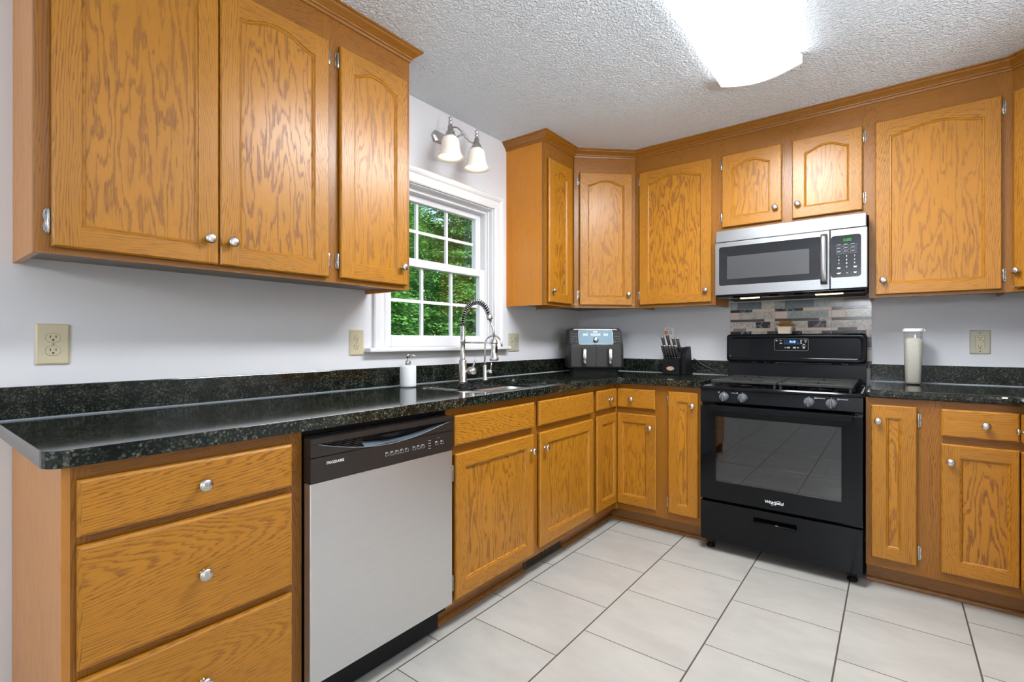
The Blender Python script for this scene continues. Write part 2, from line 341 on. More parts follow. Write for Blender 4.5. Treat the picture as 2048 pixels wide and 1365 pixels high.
# ------------------------------------------------------------------ mesh builder
class Fr:
    """local frame of a vertical face: u along the face, v up, n out of it"""
    def __init__(s, O, U, N): s.O, s.U, s.N = V(O), V(U).normalized(), V(N).normalized()
    def p(s, u, v, n=0.0): return s.O + s.U*u + V((0, 0, v)) + s.N*n
class MB:
    def __init__(s): s.v = []; s.f = []; s.uv = []; s.bd = []; s.mi = []; s.sm = []
    def add(s, pts): k = len(s.v); s.v += [V(p) for p in pts]; return k
    def face(s, idx, mi=0, smooth=False, uv=None, bd=(0, 0)):
        s.f.append(tuple(idx)); s.mi.append(mi); s.sm.append(smooth); s.uv.append(uv); s.bd.append(bd)
    def poly(s, pts, mi=0, grain=None, c=None, bd=(0, 0)):
        k = s.add(pts); s.face(range(k, k+len(pts)), mi, False, s.guv(pts, grain, c), bd)
    def guv(s, pts, g, c):
        if g is None: return None
        pts = [V(p) for p in pts]; n = V((0, 0, 0))
        for i in range(len(pts)): n += (pts[i]-pts[0]).cross(pts[(i+1) % len(pts)]-pts[0])
        n = n.normalized() if n.length > 1e-12 else V((0, 0, 1))
        g = V(g).normalized()
        if abs(n.dot(g)) > .8:
            a = n.orthogonal().normalized(); b = n.cross(a)
            return [((p-c).dot(a), (p-c).dot(b)*.15) for p in pts]
        a = g.cross(n).normalized()
        if a.dot(V((1, 1.1, 1.2))) < 0: a = -a
        return [((p-c).dot(a), (p-c).dot(g)) for p in pts]
    def box(s, a, b, mi=0, grain=None, fr=None, bd=None):
        """box between corners; in a frame the corners are (u,v,n)"""
        (x0, y0, z0), (x1, y1, z1) = a, b
        cs = [(x0, y0, z0), (x1, y0, z0), (x1, y1, z0), (x0, y1, z0), (x0, y0, z1), (x1, y0, z1), (x1, y1, z1), (x0, y1, z1)]
        P = [fr.p(*c) for c in cs] if fr else [V(c) for c in cs]
        k = s.add(P); cen = sum(P, V((0, 0, 0)))/8
        if bd is None and grain is not None: bd = (rnd.random()*10, rnd.choice((-1, 1))*rnd.uniform(.07, .2))
        g = None
        if grain is not None: g = {'u': fr.U if fr else V((1, 0, 0)), 'v': V((0, 0, 1)), 'n': fr.N if fr else V((0, 1, 0))}[grain] if isinstance(grain, str) else V(grain)
        flip = (P[1]-P[0]).cross(P[3]-P[0]).dot(P[4]-P[0]) < 0
        for q in ((0, 3, 2, 1), (4, 5, 6, 7), (0, 1, 5, 4), (1, 2, 6, 5), (2, 3, 7, 6), (3, 0, 4, 7)):
            if flip: q = q[::-1]
            s.face([k+i for i in q], mi, False, s.guv([P[i] for i in q], g, cen), bd or (0, 0))
    def loft(s, loops, mi=0, smooth=True, cap0=False, cap1=False, closed=True):
        ks = [s.add(l) for l in loops]; n = len(loops[0])
        for a, b in zip(ks[:-1], ks[1:]):
            for i in range(n if closed else n-1):
                j = (i+1) % n
                s.face((a+i, a+j, b+j, b+i), mi, smooth)
        if cap0: s.face([ks[0]+i for i in range(n)][::-1], mi)
        if cap1: s.face([ks[-1]+i for i in range(n)], mi)
    def lathe(s, o, ax, prof, seg=24, mi=0, cap0=True, cap1=True, smooth=True):
        o, ax = V(o), V(ax).normalized(); a = ax.orthogonal().normalized(); b = ax.cross(a)
        loops = [[o + ax*h + (a*math.cos(2*PI*i/seg) + b*math.sin(2*PI*i/seg))*max(r, 1e-5) for i in range(seg)] for r, h in prof]
        s.loft(loops, mi, smooth, cap0, cap1)
    def tube(s, pts, r, seg=10, mi=0, caps=True):
        pts = [V(p) for p in pts]; n = len(pts); rs = r if isinstance(r, (list, tuple)) else [r]*n
        t0 = (pts[1]-pts[0]).normalized(); a = t0.orthogonal().normalized(); loops = []
        for i in range(n):
            t = (pts[min(i+1, n-1)]-pts[max(i-1, 0)]).normalized()
            a = (a - t*a.dot(t)); a = a.normalized() if a.length > 1e-9 else t.orthogonal().normalized(); b = t.cross(a)
            loops.append([pts[i] + (a*math.cos(2*PI*k/seg)+b*math.sin(2*PI*k/seg))*rs[i] for k in range(seg)])
        s.loft(loops, mi, True, caps, caps)
    def prism(s, pts, d, mi=0, grain=None, bd=(0, 0)):
        """closed polygon pts extruded by vector d"""
        d = V(d); P = [V(p) for p in pts]; n = len(P)
        nn = V((0, 0, 0))
        for i in range(n): nn += (P[i]-P[0]).cross(P[(i+1) % n]-P[0])
        if nn.dot(d) < 0: P = P[::-1]
        c = sum(P, V((0, 0, 0)))/n
        k = s.add(P); k2 = s.add([p+d for p in P])
        s.face([k+i for i in range(n)][::-1], mi, False, s.guv(P[::-1], grain, c), bd)
        s.face([k2+i for i in range(n)], mi, False, s.guv([p+d for p in P], grain, c), bd)
        for i in range(n):
            j = (i+1) % n
            s.face((k+i, k+j, k2+j, k2+i), mi, False, s.guv([P[i], P[j], P[j]+d, P[i]+d], grain, c), bd)
    def build(s, name, mats, parent=None, bevel=0, seg=2, loc=None):
        me = bpy.data.meshes.new(name)
        base = V((0, 0, 0))
        p = parent
        while p is not None: base += p.location; p = p.parent
        if loc is not None and parent is None: base = V(loc)
        me.from_pydata([tuple(v-base) for v in s.v], [], s.f)
        mats = mats if isinstance(mats, (list, tuple)) else [mats]
        for m in mats: me.materials.append(m)
        me.polygons.foreach_set('material_index', s.mi); me.polygons.foreach_set('use_smooth', s.sm)
        if any(u is not None for u in s.uv) or any(b != (0, 0) for b in s.bd):
            gu = me.uv_layers.new(name='grain'); bu = me.uv_layers.new(name='board')
            A, B = [], []
            for f, u, b in zip(s.f, s.uv, s.bd):
                for i in range(len(f)):
                    A += list(u[i]) if u else [0, 0]; B += list(b)
            gu.data.foreach_set('uv', A); bu.data.foreach_set('uv', B)
        me.update()
        o = bpy.data.objects.new(name, me); C.objects.link(o)
        if parent is not None: o.parent = parent
        elif loc is not None: o.location = loc
        if bevel:
            m = o.modifiers.new('bevel', 'BEVEL'); m.width = bevel; m.segments = seg; m.limit_method = 'ANGLE'; m.angle_limit = math.radians(35)
        return o
def framed(fr, o, i, n0, n1, mi=0):
    b = MB(); q = lambda r, n: [fr.p(r[0], r[2], n), fr.p(r[1], r[2], n), fr.p(r[1], r[3], n), fr.p(r[0], r[3], n)]
    L = [q(o, n0), q(o, n1), q(i, n1), q(i, n0), q(o, n0)]
    ks = [b.add(l) for l in L[:4]]; ks.append(ks[0])
    for a, c in zip(ks[:-1], ks[1:]):
        for k in range(4): j = (k+1) % 4; b.face((a+k, a+j, c+j, c+k), mi)
    return b
def thing(name, label, cat, loc, group=None):
    o = bpy.data.objects.new(name, None); C.objects.link(o); o.location = loc; o.empty_display_size = .05
    o['label'] = label; o['category'] = cat
    if group: o['group'] = group
    return o
def tag(o, label, cat, group=None):
    o['label'] = label; o['category'] = cat
    if group: o['group'] = group
    return o
def struct(o): o['kind'] = 'structure'; return o
def rrect(u0, u1, v0, v1, r, n=5):
    pts = []
    for cx, cy, a0 in ((u1-r, v0+r, -PI/2), (u1-r, v1-r, 0), (u0+r, v1-r, PI/2), (u0+r, v0+r, PI)):
        for i in range(n+1):
            a = a0 + PI/2*i/n; pts.append((cx+r*math.cos(a), cy+r*math.sin(a)))
    return pts
def text(s, size, fr, u, v, n, mat, parent, name, shear=0.0, xs=1.0, bold=0.0):
    cu = bpy.data.curves.new(name, 'FONT'); cu.body = s; cu.size = size; cu.extrude = .0003; cu.align_x = 'CENTER'; cu.align_y = 'CENTER'; cu.shear = shear; cu.offset = bold
    o = bpy.data.objects.new(name, cu); C.objects.link(o)
    dg = bpy.context.evaluated_depsgraph_get(); me = bpy.data.meshes.new_from_object(o.evaluated_get(dg)); bpy.data.objects.remove(o)
    base = V((0, 0, 0)); p = parent
    while p is not None: base += p.location; p = p.parent
    q = fr.p(u, v, n) - base
    for vt in me.vertices:
        c = vt.co; vt.co = q + fr.U*(c.x*xs) + V((0, 0, 1))*c.y + fr.N*c.z
    me.materials.clear(); me.materials.append(mat); me.name = name
    o = bpy.data.objects.new(name, me); C.objects.link(o); o.parent = parent
    return o
LEFT = lambda x: Fr((x, 0, 0), (0, 1, 0), (1, 0, 0))      # u = world y
BACK = lambda y: Fr((0, y, 0), (1, 0, 0), (0, -1, 0))     # u = world x

# ------------------------------------------------------------------ room shell
ZC = 2.44; XR = 3.04; YF = -6.1; XD = 6.2; YD = -1.75
WY0, WY1, WZ0, WZ1 = -1.915, -1.085, 1.115, 1.985   # window opening in the left wall
b = MB(); b.box((-.15, YF-.15, -.12), (XD+.15, .15, 0)); struct(b.build('floor', M['tile']))
b = MB(); b.box((-.15, YF-.15, ZC), (XD+.15, .15, ZC+.12)); struct(b.build('ceiling', M['ceiling']))
b = MB()
b.box((-.13, YF-.15, 0), (0, WY0, ZC)); b.box((-.13, WY1, 0), (0, .15, ZC))
b.box((-.13, WY0, 0), (0, WY1, WZ0)); b.box((-.13, WY0, WZ1), (0, WY1, ZC))
struct(b.build('wall_left', M['wall']))
b = MB(); b.box((0, 0, 0), (XR, .15, ZC)); struct(b.build('wall_back', M['wall']))
b = MB(); b.box((XR, YD, 0), (XR+.15, .15, ZC)); struct(b.build('wall_right', M['wall']))
b = MB(); b.box((XR+.15, YD, 0), (XD, YD+.15, ZC)); struct(b.build('wall_dining_back', M['wall']))
b = MB()
b.box((XD, YF-.15, 0), (XD+.15, -5.6, ZC)); b.box((XD, -3.5, 0), (XD+.15, YD+.15, ZC)); b.box((XD, -5.6, 2.25), (XD+.15, -3.5, ZC)); b.box((XD, -5.6, 0), (XD+.15, -3.5, .06))
struct(b.build('wall_dining_right', M['wall']))
b = MB(); b.box((0, YF-.15, 0), (XD, YF, ZC)); struct(b.build('wall_front', M['wall']))
w2 = thing('added_window', 'x', 'x', (XD+.07, -4.55, .06)); del w2['label']; del w2['category']; struct(w2)  # unseen window, added to let fill light into the room
b = MB()
for y0, y1, z0, z1 in ((-5.6, -5.54, .06, 2.25), (-3.56, -3.5, .06, 2.25), (-5.54, -3.56, .06, .13), (-5.54, -3.56, 2.18, 2.25), (-4.59, -4.51, .13, 2.18)):
    b.box((XD+.04, y0, z0), (XD+.10, y1, z1))
b.build('window_frame', M['vinyl'], w2, .003)
b = MB(); b.box((XD+.067, -5.54, .13), (XD+.073, -4.59, 2.18)); b.box((XD+.067, -4.51, .13), (XD+.073, -3.56, 2.18)); b.build('window_pane', M['pane'], w2)
b = MB(); b.box((0, -6.1, 0), (.013, -3.27, .085)); struct(b.build('baseboard_left', M['white'], bevel=.003))
b = MB(); b.box((XR-.013, YD, 0), (XR, -.92, .085)); struct(b.build('baseboard_right', M['white'], bevel=.003))

# ------------------------------------------------------------------ kitchen window (double hung, 3 x 2 grids in each sash)
w1 = thing('window_1', 'x', 'x', (0, -1.5, WZ0)); del w1['label']; del w1['category']; struct(w1)
b = MB()   # jamb lining
b.box((-.13, WY0, WZ0), (.0, WY0+.006, WZ1)); b.box((-.13, WY1-.006, WZ0), (.0, WY1, WZ1)); b.box((-.13, WY0+.006, WZ1-.006), (0, WY1-.006, WZ1)); b.box((-.13, WY0+.006, WZ0), (0, WY1-.006, WZ0+.006))
# stops and tracks
b.box((-.127, WY0+.006, WZ0+.006), (-.045, WY0+.022, WZ1-.006)); b.box((-.127, WY1-.022, WZ0+.006), (-.045, WY1-.006, WZ1-.006)); b.box((-.127, WY0+.022, WZ1-.028), (-.045, WY1-.022, WZ1-.006))
b.box((-.045, WY1-.014, WZ0+.006), (-.030, WY1-.006, WZ1-.006)); b.box((-.045, WY0+.006, WZ0+.006), (-.030, WY0+.014, WZ1-.006))
b.build('window_frame', M['vinyl'], w1, .002)
def sash(name, x0, x1, y0, y1, z0, z1, st, rb, rt):
    b = MB()
    b.box((x0, y0, z0), (x1, y0+st, z1)); b.box((x0, y1-st, z0), (x1, y1, z1)); b.box((x0, y0+st, z0), (x1, y1-st, z0+rb)); b.box((x0, y0+st, z1-rt), (x1, y1-st, z1))
    o = b.build(name, M['vinyl'], w1, .004)
    gx = x0 + .006
    b = MB(); b.box((gx-.003, y0+st-.004, z0+rb-.004), (gx+.003, y1-st+.004, z1-rt+.004)); b.build('window_pane', M['pane'], o)
    b = MB(); ya, yb, za, zb = y0+st, y1-st, z0+rb, z1-rt
    for i in (1, 2): yy = ya+(yb-ya)*i/3; b.box((gx-.007, yy-.0085, za), (gx+.008, yy+.0085, zb))
    zz = (za+zb)/2; b.box((gx-.006, ya, zz-.0085), (gx+.007, yb, zz+.0085))
    b.build('muntin_grid', M['vinyl'], o)
sash('lower_sash', -.085, -.050, WY0+.022, WY1-.022, WZ0+.006, 1.600, .048, .062, .045)
sash('upper_sash', -.125, -.088, WY0+.022, WY1-.022, 1.560, WZ1-.028, .044, .045, .036)
# casing: stepped profile swept round three sides, mitred
prof = [(0, 0), (0, .012), (.006, .016), (.018, .016), (.024, .011), (.050, .011), (.056, .017), (.066, .022), (.078, .022), (.085, .016), (.085, 0)]
b = MB(); loops = []
for (cy, cz, sy, sz) in ((WY0, WZ0, -1, 0), (WY0, WZ1, -1, 1), (WY1, WZ1, 1, 1), (WY1, WZ0, 1, 0)):
    loops.append([(h, cy+sy*d, cz+sz*d) for d, h in prof])
b.loft(loops, smooth=False, closed=True, cap0=True, cap1=True); struct(b.build('trim_1', M['white']))
b = MB(); b.box((-.03, -2.045, WZ0-.018), (.048, -.955, WZ0+.004)); struct(b.build('trim_2', M['white'], bevel=.007, seg=3))

# ------------------------------------------------------------------ cabinets
KNOB = [(.0085, 0), (.0085, .002), (.0055, .005), (.0050, .012), (.0075, .017), (.0140, .0195), (.0158, .0225), (.0150, .0255), (.0105, .0280), (.004, .0292), (0, .0294)]
def knob(fr, u, v, n, parent):
    b = MB(); b.lathe(fr.p(u, v, n), fr.N, KNOB, 22, cap1=False); return b.build('knob', M['nickel'], parent)
def hinge(fr, u, v, side, parent):
    """semi-wrap hinge: plate on the face frame, barrel at the door edge; side=-1 frame lies to the left of the door"""
    b = MB(); s = side
    b.prism([fr.p(u+s*a, v+c, .0005) for a, c in ((.001, -.026), (.008, -.031), (.013, -.026), (.015, -.014), (.012, 0), (.015, .014), (.013, .026), (.008, .031), (.001, .026))], fr.N*.0025)
    b.lathe(fr.p(u+s*.004, v-.026, .0065), (0, 0, 1), [(0, -.007), (.002, -.006), (.003, -.003), (.0045, 0), (.0045, .052), (.003, .055), (.002, .058), (0, .059)], 12, cap0=False, cap1=False)
    for dz in (-.020, .020): b.lathe(fr.p(u+s*.010, v+dz, .003), fr.N, [(.0025, 0), (.0022, .001), (0, .0014)], 10)
    return b.build('hinge', M['chrome'], parent)
def bdseed(center=False):
    return (rnd.random()*10, rnd.uniform(-.035, .035) if center else rnd.choice((-1, 1))*rnd.uniform(.06, .16))
def edges(b, fr, u0, u1, v0, v1, T, e=.005, grain='v'):
    """routed edge round a slab: front inset by e, back undercut"""
    g = V((0, 0, 1)) if grain == 'v' else fr.U
    R = lambda d, n: [fr.p(u0+d, v0+d, n), fr.p(u1-d, v0+d, n), fr.p(u1-d, v1-d, n), fr.p(u0+d, v1-d, n)]
    rings = [R(e, T), R(.0015, T-.003), R(0, T-.006), R(0, .007), R(.006, 0.0008)]
    c = fr.p((u0+u1)/2, (v0+v1)/2, 0)
    bd = [bdseed() for _ in range(4)]
    for A, B in zip(rings[:-1], rings[1:]):
        for i in range(4):
            j = (i+1) % 4
            gg = fr.U if i in (0, 2) else V((0, 0, 1))
            b.poly([A[i], B[i], B[j], A[j]], 0, gg, c, bd[i])
    b.poly(rings[-1][::-1], 0, g, c, bd[0])
def slab(fr, u0, u1, v0, v1, T, name, parent):
    b = MB(); e = .007; edges(b, fr, u0, u1, v0, v1, T, e, 'u')
    q = [fr.p(u0+e, v0+e, T), fr.p(u1-e, v0+e, T), fr.p(u1-e, v1-e, T), fr.p(u0+e, v1-e, T)]
    b.poly(q, 0, fr.U, fr.p((u0+u1)/2-.12, (v0+v1)/2, T), (rnd.random()*10, rnd.choice((-1, 1))*rnd.uniform(.052, .078)))
    return b.build(name, M['oak'], parent)
def panel_door(fr, u0, u1, v0, v1, parent, arch=None, st=.058, rb=.055, rt=.058, T=.020, st2=None, name='door'):
    b = MB(); e = .005; edges(b, fr, u0, u1, v0, v1, T, e)
    a, c2 = u0+st, u1-(st2 if st2 is not None else st); lo = v0+rb
    if arch:
        sh, ap = arch; N = 24
        arc = []
        for i in range(N+1):
            s = i/N; q = min(1, min(s, 1-s)/.44); arc.append((c2+(a-c2)*s, sh+(ap-sh)*q*q*(3-2*q)))
    else: arc = [(c2, v1-rt), (a, v1-rt)]
    P = [(a, lo), (c2, lo)] + arc
    m, dp = .011, .0090
    um = (a+c2)/2
    def ins(d): return [(a+d, lo+d), (c2-d, lo+d)] + [(max(a+d, min(c2-d, u)), v-d) for u, v in arc]
    rings = [(P, T), (ins(.002), T-.0035), (ins(.0045), T-.0030), (ins(.007), T-.0045), (ins(m), T-dp)]
    cen = fr.p(um, (lo+v1)/2, T)
    bm = bdseed()
    for (A, na), (B, nb) in zip(rings[:-1], rings[1:]):
        n = len(A)
        for i in range(n):
            j = (i+1) % n
            g = V((0, 0, 1)) if abs(A[i][0]-A[j][0]) < 1e-6 else fr.U
            b.poly([fr.p(*A[i], na), fr.p(*A[j], na), fr.p(*B[j], nb), fr.p(*B[i], nb)], 0, g, cen, bm)
    Q = rings[-1][0]
    b.poly([fr.p(u, v, T-dp) for u, v in Q], 0, (0, 0, 1), fr.p(um, lo+rnd.uniform(.1, .5), T), bdseed(True))
    f = lambda pts, g, c, bd: b.poly([fr.p(u, v, T) for u, v in pts], 0, g, c, bd)
    f([(u0+e, v0+e), (a, v0+e), (a, v1-e), (u0+e, v1-e)], (0, 0, 1), fr.p(u0+st/2, (v0+v1)/2, T), bdseed())
    f([(c2, v0+e), (u1-e, v0+e), (u1-e, v1-e), (c2, v1-e)], (0, 0, 1), fr.p(u1-st/2, (v0+v1)/2, T), bdseed())
    f([(a, v0+e), (c2, v0+e), (c2, lo), (a, lo)], fr.U, fr.p(um, v0+rb/2, T), bdseed())
    bt = bdseed()
    for i in range(len(arc)-1):
        f([arc[i], (arc[i][0], v1-e), (arc[i+1][0], v1-e), arc[i+1]][::-1], fr.U, fr.p(um, v1-rt/2, T), bt)
    o = b.build(name, M['oak'], parent)
    return o
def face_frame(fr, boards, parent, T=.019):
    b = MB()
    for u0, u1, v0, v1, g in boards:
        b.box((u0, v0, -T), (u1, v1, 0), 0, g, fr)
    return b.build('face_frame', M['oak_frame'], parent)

# ---- upper cabinets
ZU, ZT, ZCR = 1.376, 2.425, 2.388
def upper(name, label, fr, u0, u1, depth, doors, side_l=True, side_r=True, z0=ZU, group=None, side_mat='oak_side'):
    """doors: (u0,u1,v0,v1,hinge side,knob u,knob v, arch)"""
    t = thing(name, label, 'cabinet', fr.p((u0+u1)/2, z0, -depth/2), group)
    b = MB(); T = .019
    b.box((u0+.015*side_l, z0+.018, -depth), (u1-.015*side_r, z0+.030, -T), 2, None, fr)                 # bottom panel
    b.box((u0+.015, z0+.030, -depth), (u1-.015, ZT, -depth+.008), 1, None, fr)
    b.box((u0+.015, ZT-.012, -depth), (u1-.015, ZT, -T), 1, None, fr)
    b.build('carcass', [M['oak_side'], M['inside'], M['maple']], t)
    for flag, ua, ub in ((side_l, u0, u0+.015), (side_r, u1-.015, u1)):
        if not flag: continue
        b = MB(); b.box((ua, z0, -depth), (ub, ZT, -T), 0, 'v', fr, (rnd.random()*10, .02)); b.build('side_panel', M[side_mat], t)
    xs = [u0] + sorted([x for d in doors for x in (d[0], d[1])]) + [u1]
    bl = []
    for i in range(0, len(xs), 2):
        a, c = xs[i], xs[i+1]
        a2 = a if i == 0 else a-.012; c2 = c if i == len(xs)-2 else c+.012
        if c2 - a2 > .004 and not (i not in (0, len(xs)-2) and c-a < .012): bl.append((a2, c2, z0, ZT, 'v'))
    bl.sort(); vlo = min(d[2] for d in doors); vhi = max(d[3] for d in doors)
    for p, q in zip(bl[:-1], bl[1:]):
        bl_ = [(p[1], q[0], z0, vlo+.012, 'u'), (p[1], q[0], vhi-.012, ZT, 'u')]
        bl = bl + bl_
    face_frame(fr, bl, t)
    for (a, c, v0, v1, hs, ku, kv, arch) in doors:
        st = .058 if c-a > .25 else .05
        d = panel_door(fr, a, c, v0, v1, t, arch, st=st)
        if hs:
            for vv in (v0+.065, v1-.055): hinge(fr, a if hs < 0 else c, vv, hs, d)
        knob(fr, ku, kv, .020, d)
    return t
FL = LEFT(.30); FB = BACK(-.30)
AR = (2.205, 2.238)
upper('wall_cabinet', 'wide oak wall cabinet with two arched doors, nearest the camera at upper left', FL, -3.234, -2.419, .30,
      [(-3.203, -2.8125, 1.392, 2.285, -1, -2.844, 1.468, AR), (-2.8095, -2.428, 1.392, 2.285, 1, -2.777, 1.467, AR)], side_r=False)
upper('wall_cabinet', 'single-door oak wall cabinet left of the window, knob at its lower right corner', FL, -2.419, -2.026, .30,
      [(-2.380, -2.050, 1.394, 2.290, -1, -2.081, 1.470, AR)], side_l=False)
upper('wall_cabinet', 'narrow oak wall cabinet right of the window with a plain side panel', FL, -.952, -.600, .30,
      [(-.925, -.650, 1.394, 2.290, 1, -.893, 1.467, (2.200, 2.232))], side_mat='oak_lamplit')
D45 = Fr((.30, -.594, 0), (.31, .294, 0), (.294, -.31, 0)); LD = math.hypot(.31, .294)
t = thing('wall_cabinet', 'diagonal oak corner wall cabinet above the air fryer', 'cabinet', (.15, -.15, ZU))
b = MB(); ring = [(.004, -.598), (.299, -.598), (.609, -.304), (.609, -.004), (.004, -.004)]
b.prism([(x, y, ZU+.018) for x, y in ring], (0, 0, .012)); b.build('bottom_panel', M['maple'], t); b = MB(); b.prism([(x, y, ZT-.012) for x, y in ring], (0, 0, .012))
b.build('top_panel', M['inside'], t)
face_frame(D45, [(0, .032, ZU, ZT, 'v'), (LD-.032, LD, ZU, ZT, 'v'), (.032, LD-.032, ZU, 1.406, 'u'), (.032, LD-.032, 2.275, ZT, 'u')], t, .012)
d = panel_door(D45, .034, LD-.030, 1.394, 2.287, t, (2.203, 2.236), st=.055)
for vv in (1.462, 2.232): hinge(D45, .034, vv, -1, d)
knob(D45, LD-.030-.030, 1.468, .020, d)
upper('wall_cabinet', 'oak wall cabinet between the diagonal corner cabinet and the microwave', FB, .612, 1.136, .296,
      [(.643, 1.113, 1.394, 2.287, -1, 1.081, 1.469, (2.200, 2.234))])
upper('wall_cabinet', 'short two-door oak wall cabinet directly above the microwave', FB, 1.136, 1.900, .296,
      [(1.174, 1.498, 1.842, 2.280, -1, 1.466, 1.917, (2.198, 2.230)), (1.550, 1.874, 1.840, 2.280, 1, 1.578, 1.917, (2.198, 2.230))], z0=1.812)
upper('wall_cabinet', 'oak wall cabinet right of the microwave, above the white-lidded canister', FB, 1.900, 2.430, .296,
      [(1.927, 2.396, 1.390, 2.281, 1, 1.960, 1.462, (2.198, 2.230))])
D45R = Fr((2.430, -.30, 0), (.305, -.305, 0), (-.305, -.305, 0)); LR = .305*math.sqrt(2)
t = thing('wall_cabinet', 'diagonal oak corner wall cabinet cut off by the right edge', 'cabinet', (2.88, -.15, ZU))
b = MB(); ring = [(2.431, -.304), (2.735, -.608), (XR-.004, -.608), (XR-.004, -.004), (2.431, -.004)]
b.prism([(x, y, ZU+.018) for x, y in ring], (0, 0, .012)); b.build('bottom_panel', M['maple'], t); b = MB(); b.prism([(x, y, ZT-.012) for x, y in ring], (0, 0, .012)); b.build('top_panel', M['inside'], t); b = MB()
b.prism([(2.735, -.608, ZU), (XR-.004, -.608, ZU), (XR-.004, -.594, ZU), (2.735, -.594, ZU)], (0, 0, ZT-ZU-.013), 0)
b.build('side_panel', M['oak_side'], t)
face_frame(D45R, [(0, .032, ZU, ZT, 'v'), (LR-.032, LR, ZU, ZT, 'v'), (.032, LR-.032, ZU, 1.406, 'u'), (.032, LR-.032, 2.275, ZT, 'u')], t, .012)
d = panel_door(D45R, .020, LR-.034, 1.392, 2.283, t, (2.2, 2.232), st=.055); knob(D45R, .040, 1.468, .020, d)

# ---- crown moulding, mitred along the cabinet tops
CP = [(.0, 0), (.004, 0), (.006, .010), (.012, .013), (.013, .017), (.022, .026), (.034, .036), (.038, .043), (.044, .045), (.044, .0515), (0, .0515)]
def crown(label, path):
    b = MB(); n = len(path); loops = []; P = [V((x, y, 0)) for x, y in path]
    for i in range(n):
        def nrm(a, c): d = (c-a).normalized(); return V((d.y, -d.x, 0))
        if i == 0: m = nrm(P[0], P[1])
        elif i == n-1: m = nrm(P[-2], P[-1])
        else:
            a, c = nrm(P[i-1], P[i]), nrm(P[i], P[i+1]); m = (a+c); m = m / (m.dot(a))
        loops.append([P[i] + m*(o+.0012) + V((0, 0, ZCR+h)) for o, h in CP])
    for i in range(n-1):
        g = (P[i+1]-P[i]).normalized(); bd = bdseed(); L0, L1 = loops[i], loops[i+1]; k = len(CP)
        for j in range(k):
            q = [L0[j], L1[j], L1[(j+1) % k], L0[(j+1) % k]]
            b.poly(q, 0, g, (P[i]+P[i+1])/2+V((0, 0, ZCR)), bd)
    b.poly(loops[0][::-1]); b.poly(loops[-1])
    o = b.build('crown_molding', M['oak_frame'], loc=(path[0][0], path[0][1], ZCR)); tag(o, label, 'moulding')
crown('oak crown moulding over the two cabinets left of the window', [(.002, -3.234), (.30, -3.234), (.30, -2.026), (.002, -2.026)][::1])
crown('long oak crown moulding running round the corner and above the microwave', [(.002, -.952), (.30, -.952), (.30, -.594), (.61, -.30), (2.43, -.30), (2.735, -.605)])

# ---- base cabinets
ZB0, ZB1, ZTOE = .098, .887, .098
BL = LEFT(.61); BB = BACK(-.61)
def base_box(t, fr, u0, u1, depth, vis=()):
    b = MB(); T = .019
    b.box((u0+.002, ZB0, -depth), (u1-.002, ZB0+.014, -T), 0, None, fr); b.box((u0+.016, ZB0+.014, -depth), (u1-.016, ZB1-.03, -depth+.008), 0, None, fr)
    for a in (u0+.002, u1-.016):
        b.box((a, ZB0+.014, -depth), (a+.014, ZB1, -T), 0, None, fr)
    b.build('carcass', M['inside'], t)
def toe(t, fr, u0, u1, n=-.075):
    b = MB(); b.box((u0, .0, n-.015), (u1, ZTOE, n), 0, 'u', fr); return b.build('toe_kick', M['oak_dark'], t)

# three-drawer base at the near end of the left run
t = thing('base_cabinet', 'three-drawer oak base cabinet at the near end of the counter', 'cabinet', (.31, -2.96, 0))
base_box(t, BL, -3.220, -2.702, .606)
b = MB(); b.box((-3.236, 0, -.606), (-3.221, ZB1, -.0), 0, 'v', BL, (3.3, .03)); b.build('end_panel', M['oak_side'], t)
face_frame(BL, [(-3.2205, -3.188, ZB0, ZB1, 'v'), (-2.752, -2.702, .0, ZB1, 'v'), (-3.188, -2.752, .842, ZB1, 'u'), (-3.188, -2.752, .698, .752, 'u'), (-3.188, -2.752, .418, .468, 'u'), (-3.188, -2.752, ZB0, .135, 'u')], t)
toe(t, BL, -3.2205, -2.752)
for v0, v1, kv in ((.733, .855, .794), (.447, .713, .572), (.125, .425, .30)):
    d = slab(BL, -3.213, -2.740, v0, v1, .021, 'drawer', t); knob(BL, -2.974, kv, .021, d)

# sink base
t = thing('base_cabinet', 'two-door oak sink base cabinet below the faucet', 'cabinet', (.31, -1.5, 0))
base_box(t, BL, -2.100, -.910, .606)
face_frame(BL, [(-2.108, -2.060, ZB0, ZB1, 'v'), (-1.540, -1.470, ZB0, ZB1, 'v'), (-.955, -.910, ZB0, ZB1, 'v'),
                (-2.060, -1.540, .845, ZB1, 'u'), (-1.470, -.955, .845, ZB1, 'u'), (-2.060, -1.540, .688, .745, 'u'), (-1.470, -.955, .688, .745, 'u'),
                (-2.060, -1.540, ZB0, .146, 'u'), (-1.470, -.955, ZB0, .146, 'u')], t)
toe(t, BL, -2.108, -.910)
slab(BL, -2.075, -1.527, .735, .856, .021, 'false_drawer_front', t); slab(BL, -1.487, -.936, .734, .857, .021, 'false_drawer_front', t)
d = panel_door(BL, -2.070, -1.530, .122, .702, t, rb=.062, rt=.058); knob(BL, -1.556, .626, .020, d)
for vv in (.625, .19): hinge(BL, -2.070, vv, -1, d)
d = panel_door(BL, -1.478, -.936, .134, .700, t, rb=.058, rt=.056, st=.068, st2=.045); knob(BL, -1.441, .623, .020, d)
for vv in (.640, .198): hinge(BL, -.936, vv, 1, d)

